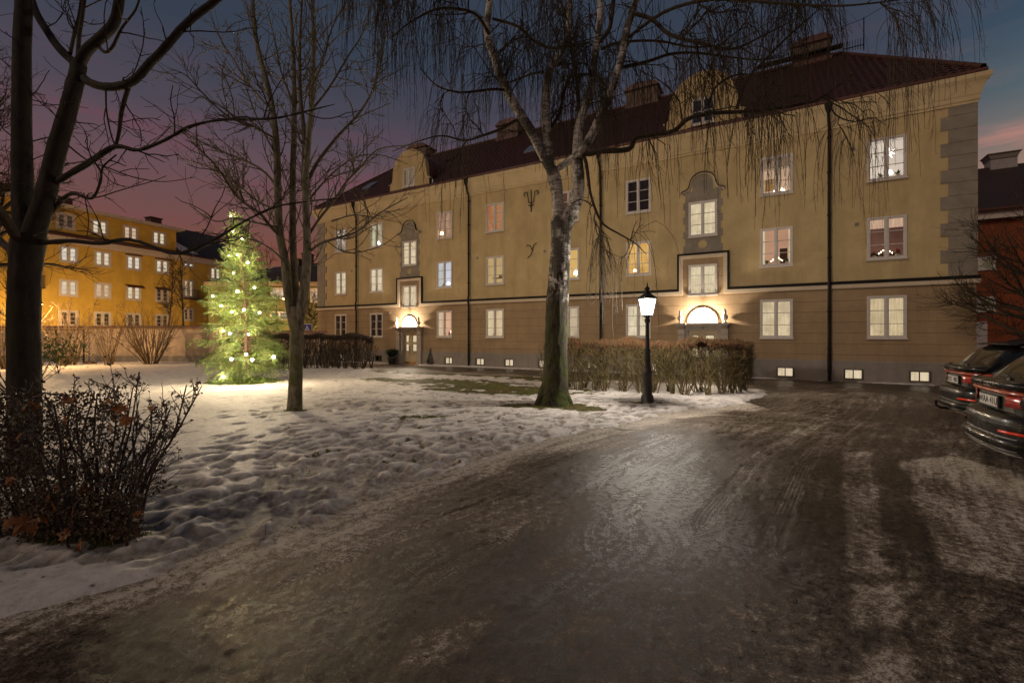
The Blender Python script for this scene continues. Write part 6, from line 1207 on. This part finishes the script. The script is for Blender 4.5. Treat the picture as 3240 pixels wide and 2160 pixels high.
# ---- decorated spruce ---------------------------------------------------------------
rng = np.random.default_rng(90); XX, XY = gnd(776, 1213); TH = 6.05
sp_ = thing('christmas_tree', 'tall spruce decorated with glowing white bulbs on the snowy lawn', 'christmas tree', (XX, XY, 0)); T = Tubes(); P = np.array([(.0, 0, -.05), (.03, 0, 1), (.02, 0, 2.4), (-.08, 0, 4), (-.25, 0, 5.3), (-.36, 0, TH)]); 
T.add(P, [.075, .07, .055, .04, .022, .008]); V, Q = T.arrays(8); link('trunk', np_mesh('trunk', V, Q, mat('spruce_bark', (.06, .035, .022), (.12, .065, .04), sc=10, bs=.4)), sp_)
def trunk_at(z): return np.array([np.interp(z, P[:, 2], P[:, 0]), 0, z])
BT = Tubes(); NC = []; ND = []; NL = []
for k in range(175):
    z = .55+(TH-.7)*((k+rng.random())/175)**1.08; f = z/TH; a = k*2.39996+rng.normal(0, .25)
    Lb = (1.74*(1-f)**.78)*rng.uniform(.72, 1.12)+.10
    if z < 1.2: Lb *= rng.uniform(.55, 1.0)
    if abs(math.cos(a)+1) < .12 and z < 1.6: Lb *= 1.15
    el = .15+.65*f**1.5+rng.normal(0, .1) if f > .3 else rng.normal(-.02, .13)
    d = np.array([math.cos(a)*math.cos(el), math.sin(a)*math.cos(el), math.sin(el)]); Pb, rd = grow(rng, trunk_at(z), d, Lb, 8, .05, (0, 0, -.30 if f < .6 else .1), .016*(1-f)+.006, .003)
    # turn the tips upward
    BT.add(Pb, rd); ntw = int(Lb*25)+3
    for j in range(ntw):
        t_ = .14+.86*(j+rng.random())/ntw; i = min(int(t_*8), 7); p0 = Pb[i]*(1-(t_*8-i))+Pb[i+1]*(t_*8-i) if i < 8 else Pb[-1]; d0 = Pb[i+1]-Pb[i]; d0 /= np.linalg.norm(d0)
        side = rot_away(d0, rng.uniform(.4, 1.0), rng.random()*6.28); lt = (.17+.36*(1-t_)*(1-f)+.14*(1-f))*rng.uniform(.6, 1.2)
        Pt, _ = grow(rng, p0, side+np.array([0, 0, -.25*(1-f)]), lt, 3, .1, (0, 0, -2.2*(1-f)), .003, .002); BT.add(Pt, [.0035, .003, .0025, .002])
        nn_ = int(lt*85)
        u = rng.random(nn_)*3; ii = np.minimum(u.astype(int), 2); fr_ = (u-ii)[:, None]; c_ = Pt[ii]*(1-fr_)+Pt[ii+1]*fr_; tg = Pt[ii+1]-Pt[ii]; tg /= np.linalg.norm(tg, axis=1, keepdims=True); rv = rng.normal(0, 1, (nn_, 3)); rv -= tg*(rv*tg).sum(1, keepdims=True); rv /= np.linalg.norm(rv, axis=1, keepdims=True)
        NC.append(c_); ND.append(tg*.75+rv*.75); NL.append(np.full(nn_, .034))
NC = np.concatenate(NC); ND = np.concatenate(ND); ND /= np.linalg.norm(ND, axis=1, keepdims=True); S_ = np.cross(ND, rng.normal(0, 1, ND.shape)); S_ /= np.linalg.norm(S_, axis=1, keepdims=True)
V = np.stack([NC-S_*.0075, NC+S_*.0075, NC+ND*.048], 1).reshape(-1, 3); print('needles', len(NC))
m = bpy.data.materials.new('spruce_needle'); MATS['spruce_needle'] = m; t = nt(m); p = N(t, 'ShaderNodeBsdfPrincipled'); L(t, ramp(t, noise(t, 3, 4), [(.35, (.030, .075, .010)), (.65, (.10, .17, .025))]).outputs[0], p.inputs['Base Color']); p.inputs['Roughness'].default_value = .55
tl = N(t, 'ShaderNodeBsdfTranslucent'); tl.inputs[0].default_value = (.16, .24, .03, 1); mx = N(t, 'ShaderNodeMixShader'); mx.inputs[0].default_value = .12; L(t, p.outputs[0], mx.inputs[1]); L(t, tl.outputs[0], mx.inputs[2]); out(t, mx.outputs[0])
ncr = np_mesh('needles', V, np.arange(len(V)).reshape(-1, 3), m, False); V2, Q2 = BT.arrays(3); cr = link('branches', np_mesh('branches', V2, Q2, mat('spruce_twig', (.09, .06, .03), (.16, .11, .05))), sp_); link('needles', ncr, cr)
# light string
ls = thing('light_string', 'string of round white bulbs wound round the spruce', 'string lights', (XX, XY, 0)); M_BULB = glowglass('bulb_glow', (1, .88, .66), 9); bs_ = []
for (bx, bz, big) in ((345, 110, 1.1), (360, 243, .9), (435, 300, .9), (325, 445, 1), (393, 435, .7), (480, 498, 1.1), (360, 585, .5), (537, 705, .8), (395, 737, 1.15), (192, 775, .9), (260, 857, 1), (350, 905, 1), (448, 888, 1.25), (578, 912, 1), (332, 1085, .9), (487, 1090, .9), (278, 1063, .6), (467, 1255, .9), (345, 1295, 1.35), (517, 1300, 1.4), (695, 1277, 1.35), (278, 1440, 1.2), (30, 1180, 0)):
    if not big: continue
    px, py = 600+bx/2.6125, 640+bz/2.6125; z_ = H+(HY-py)/F*XY; f = max(0, min(1, z_/TH)); rad_ = 1.55*(1-f)**.72+.1; xo = (px-CX)/F*XY-XX; dd = -math.sqrt(max(.01, rad_**2-min(abs(xo), rad_*.95)**2))*.88 if z_ > .45 else -.35
    q = at(px, py, XY+dd); r_ = .036*math.sqrt(big); bs_.append(q-Vector((XX, XY, 0))); r_ *= 1.15 if bz > 1200 else 1; MB().lathe([(r_*.3, -r_*1.1), (r_*.8, -r_*.7), (r_, 0), (r_*.8, r_*.65), (r_*.35, r_*.95)], 12, tuple(q-Vector((XX, XY, 0)))).build('bulb', M_BULB, ls, True); lamp_in(ls, q-Vector((XX, XY, 0)), 64*big, (1, .80, .50), .03)
b = MB()
for i in range(len(bs_)-1):
    a, c_ = bs_[i], bs_[i+1]; mid = (a+c_)/2; mid.y += .25; mid.z -= .1; b.tube([a+EZ*.04, mid, c_+EZ*.04], .005, 4)
b.build('cable', mat('green_cable', (.01, .03, .01)), ls)
# heap of cut spruce boughs at its foot
rng = np.random.default_rng(95); T = Tubes(); NCn = []; NDn = []
for k in range(420):
    a = rng.random()*6.28; rr_ = 1.02*math.sqrt(rng.random()); z = .24*(1-(rr_/1.08)**2)*rng.random(); P_, rd = grow(rng, (rr_*math.cos(a), rr_*.8*math.sin(a), z+.03), (rng.normal(math.cos(a)*.6, .5), rng.normal(math.sin(a)*.6, .5), -.05), rng.uniform(.15, .45), 4, .15, (0, 0, -.4), .006, .003); P_[:, 2] = np.maximum(P_[:, 2], .03); T.add(P_, rd)
    nn_ = 26; u = rng.random(nn_)*4; ii = np.minimum(u.astype(int), 3); fr_ = (u-ii)[:, None]; NCn.append(P_[ii]*(1-fr_)+P_[ii+1]*fr_); NDn.append((P_[ii+1]-P_[ii])*8+rng.normal(0, .6, (nn_, 3)))
hp = thing('spruce_bough_heap', 'flat heap of cut green spruce boughs round the foot of the spruce', 'spruce boughs', (XX-.05, XY, .02)); V, Q = T.arrays(4); link('boughs', np_mesh('boughs', V, Q, mat('bough_green', (.05, .075, .012), (.12, .15, .03))), hp)
NCn = np.concatenate(NCn); NDn = np.concatenate(NDn); NDn /= np.linalg.norm(NDn, axis=1, keepdims=True); S_ = np.cross(NDn, rng.normal(0, 1, NDn.shape)); S_ /= np.linalg.norm(S_, axis=1, keepdims=True); V = np.stack([NCn-S_*.006, NCn+S_*.006, NCn+NDn*.05], 1).reshape(-1, 3); link('needles', np_mesh('needles', V, np.arange(len(V)).reshape(-1, 3), MATS['spruce_needle'], False), hp)
# ---- foreground bush with caught maple leaves -----------------------------------------
rng = np.random.default_rng(77); fb = thing('berry_bush', 'leafy twiggy bush with caught brown maple leaves close by at the lower left', 'bush', (*gnd(300, 1690), 0)); off = np.array([*gnd(300, 1690), 0]); TT = Tubes(); CT = Tubes(); LV = []
def pt(px, py, Y): return np.array(at(px, py, Y))
stems = []
for (x0, y0, x1, y1, r) in ((415, 1600, 590, 1218, .011), (400, 1610, 540, 1290, .010), (380, 1610, 478, 1385, .011), (350, 1620, 440, 1265, .009), (330, 1640, 420, 1230, .010), (310, 1640, 350, 1225, .010), (300, 1640, 300, 1240, .012), (280, 1640, 240, 1250, .011), (262, 1640, 200, 1330, .013), (250, 1640, 150, 1260, .010), (230, 1640, 100, 1240, .010), (210, 1640, 60, 1270, .010), (180, 1640, 10, 1280, .010), (150, 1640, -40, 1260, .010), (120, 1640, -80, 1300, .010), (60, 1640, -120, 1250, .010), (390, 1620, 520, 1300, .008), (340, 1640, 480, 1290, .008), (0, 1640, -60, 1240, .01), (-60, 1640, -120, 1260, .01)):
    for rep in range(2):
        Ya = 3.85+rng.normal(0, .10); Yb = Ya+rng.normal(.1, .22); jx = 0 if rep == 0 else rng.normal(0, 28); jy = 0 if rep == 0 else rng.normal(0, 25)
        a, c_ = pt(x0+jx*.4, 1062+H*F/Ya-rng.uniform(0, 10), Ya), pt(x1+jx, y1+jy, Yb); md = (a*.6+c_*.4)+rng.normal(0, .035, 3); m2 = a*.3+c_*.7+rng.normal(0, .045, 3); Pp, rd = smooth_path([a, md, m2, c_], [r*1.0, r*.85, r*.65, r*.4], 4); TT.add(Pp, rd); stems.append((Pp, rd))
sub = []
class Rec(Tubes):
    def add(s, P, r): Tubes.add(s, P, r); sub.append((np.asarray(P), np.asarray(r)))
CT = Rec()
for Pp, rd in stems: ramify(CT, rng, Pp, rd, 0, [dict(n=13, l=(.12, .5), a=.8, seg=5, w=.14, t=(0, 0, .3), r=(.0046, .0024)), dict(n=10, l=(.04, .2), a=.8, seg=3, w=.14, t=(0, 0, .2), r=(.0028, .0018))], .22)
V, Q = TT.arrays(8); link('stems', np_mesh('stems', V-off, Q, mat('bush_stem', (.016, .011, .008), (.04, .025, .017), sc=20, rough=.6)), fb); V, Q = CT.arrays(3); link('twigs', np_mesh('twigs', V-off, Q, MATS['bush_stem']), fb)
lf_ = []; Vl = []; 
for P_, r_ in sub:
    for k in range(2+int(rng.random() < .6)):
        f = rng.random(); i = min(int(f*(len(P_)-1)), len(P_)-2); c_ = P_[i]+(P_[i+1]-P_[i])*rng.random(); d = rng.normal(0, 1, 3); d[2] -= .4; d /= np.linalg.norm(d); s_ = np.cross(d, rng.normal(0, 1, 3)); s_ /= np.linalg.norm(s_); n_ = np.cross(d, s_); l = rng.uniform(.016, .034)
        if c_[2] > .8 or rng.random() < .55: Vl += [c_, c_+d*l*.5+s_*l*.36+n_*l*.1, c_+d*l*1.1, c_+d*l*.5-s_*l*.36+n_*l*.1]
for k in range(15000):     # dense leafy skirt on the left and at the foot
    px = (-120+500*rng.random()**1.5) if k < 9500 else rng.uniform(60, 450); py = rng.uniform(1240, 1700) if k < 9500 else rng.uniform(1560, 1710); c_ = pt(px, py, 3.85+rng.normal(0, .2)); c_[2] = max(c_[2], .03); d = rng.normal(0, 1, 3); d /= np.linalg.norm(d); s_ = np.cross(d, rng.normal(0, 1, 3)); s_ /= np.linalg.norm(s_); l = rng.uniform(.016, .036); Vl += [c_, c_+d*l*.5+s_*l*.36, c_+d*l*1.1, c_+d*l*.5-s_*l*.36]
Vl = np.array(Vl)-off; link('small_leaves', np_mesh('small_leaves', Vl, np.arange(len(Vl)).reshape(-1, 4), mat('bush_leaf', (.022, .018, .008), (.10, .05, .018), sc=11, rough=.5), False), fb)
def maple(c_, size, rg):
    b = MB(); pts = []
    prof = [(0, -.55), (.12, -.42), (.55, -.5), (.42, -.22), (.95, .02), (.62, .12), (.72, .42), (.34, .34), (.22, .60), (.0, 1.0), (-.22, .60), (-.34, .34), (-.72, .42), (-.62, .12), (-.95, .02), (-.42, -.22), (-.55, -.5), (-.12, -.42)]
    M = Matrix.Rotation(rg.uniform(0, 6.28), 3, 'Z') @ Matrix.Identity(3); R_ = Matrix.Rotation(rg.uniform(.7, 2.2), 3, 'X'); Z_ = Matrix.Rotation(rg.uniform(-.9, .9), 3, 'Z')
    for x, y in prof: v = M @ Vector((x, y, 0)); v.z = .18*math.sin(x*3+size*50)+.22*(x*x+y*y)-.1; pts.append(Vector(c_)+(Z_ @ R_ @ v)*size)
    ctr = Vector(c_); return [ctr]+pts
mvs = []; mf = []; rg = random.Random(12)
for (px, py, s_) in ((235, 1250, .07), (215, 1265, .06), (95, 1285, .075), (380, 1290, .075), (395, 1330, .07), (350, 1355, .055), (205, 1330, .06), (190, 1540, .075), (150, 1580, .07), (270, 1550, .065), (75, 1655, .11), (115, 1660, .09), (432, 1625, .055), (250, 1725, .06), (170, 1600, .06), (205, 1690, .06), (110, 1290, .06), (340, 1270, .05), (30, 1520, .06), (60, 1380, .05), (230, 1620, .05), (480, 1290, .035), (300, 1400, .04), (20, 1660, .07), (135, 1640, .07)):
    Y_ = 3.62+rg.uniform(-.08, .15) if py < 1600 else min(3.42, H*F/(py+45-HY)); P_ = maple(pt(px, py, Y_), s_, rg); b0 = len(mvs); mvs += [tuple(Vector(v)-Vector(off)) for v in P_]; n_ = len(P_)-1; mf += [(b0, b0+1+i, b0+1+(i+1) % n_) for i in range(n_)]
m = bpy.data.materials.new('maple_leaf'); MATS['maple_leaf'] = m; t = nt(m); p = N(t, 'ShaderNodeBsdfPrincipled'); rc = ramp(t, noise(t, 9, 5, .7), [(.3, (.11, .035, .010)), (.55, (.26, .10, .025)), (.75, (.36, .17, .05))]).outputs[0]; L(t, rc, p.inputs['Base Color']); p.inputs['Roughness'].default_value = .5
tl = N(t, 'ShaderNodeBsdfTranslucent'); L(t, rc, tl.inputs[0]); mx = N(t, 'ShaderNodeMixShader'); mx.inputs[0].default_value = .4; L(t, p.outputs[0], mx.inputs[1]); L(t, tl.outputs[0], mx.inputs[2]); out(t, mx.outputs[0])
me = bpy.data.meshes.new('maple_leaves'); me.from_pydata(mvs, [], mf); me.materials.append(m); link('maple_leaves', me, fb)
print('objects', len(bpy.data.objects))
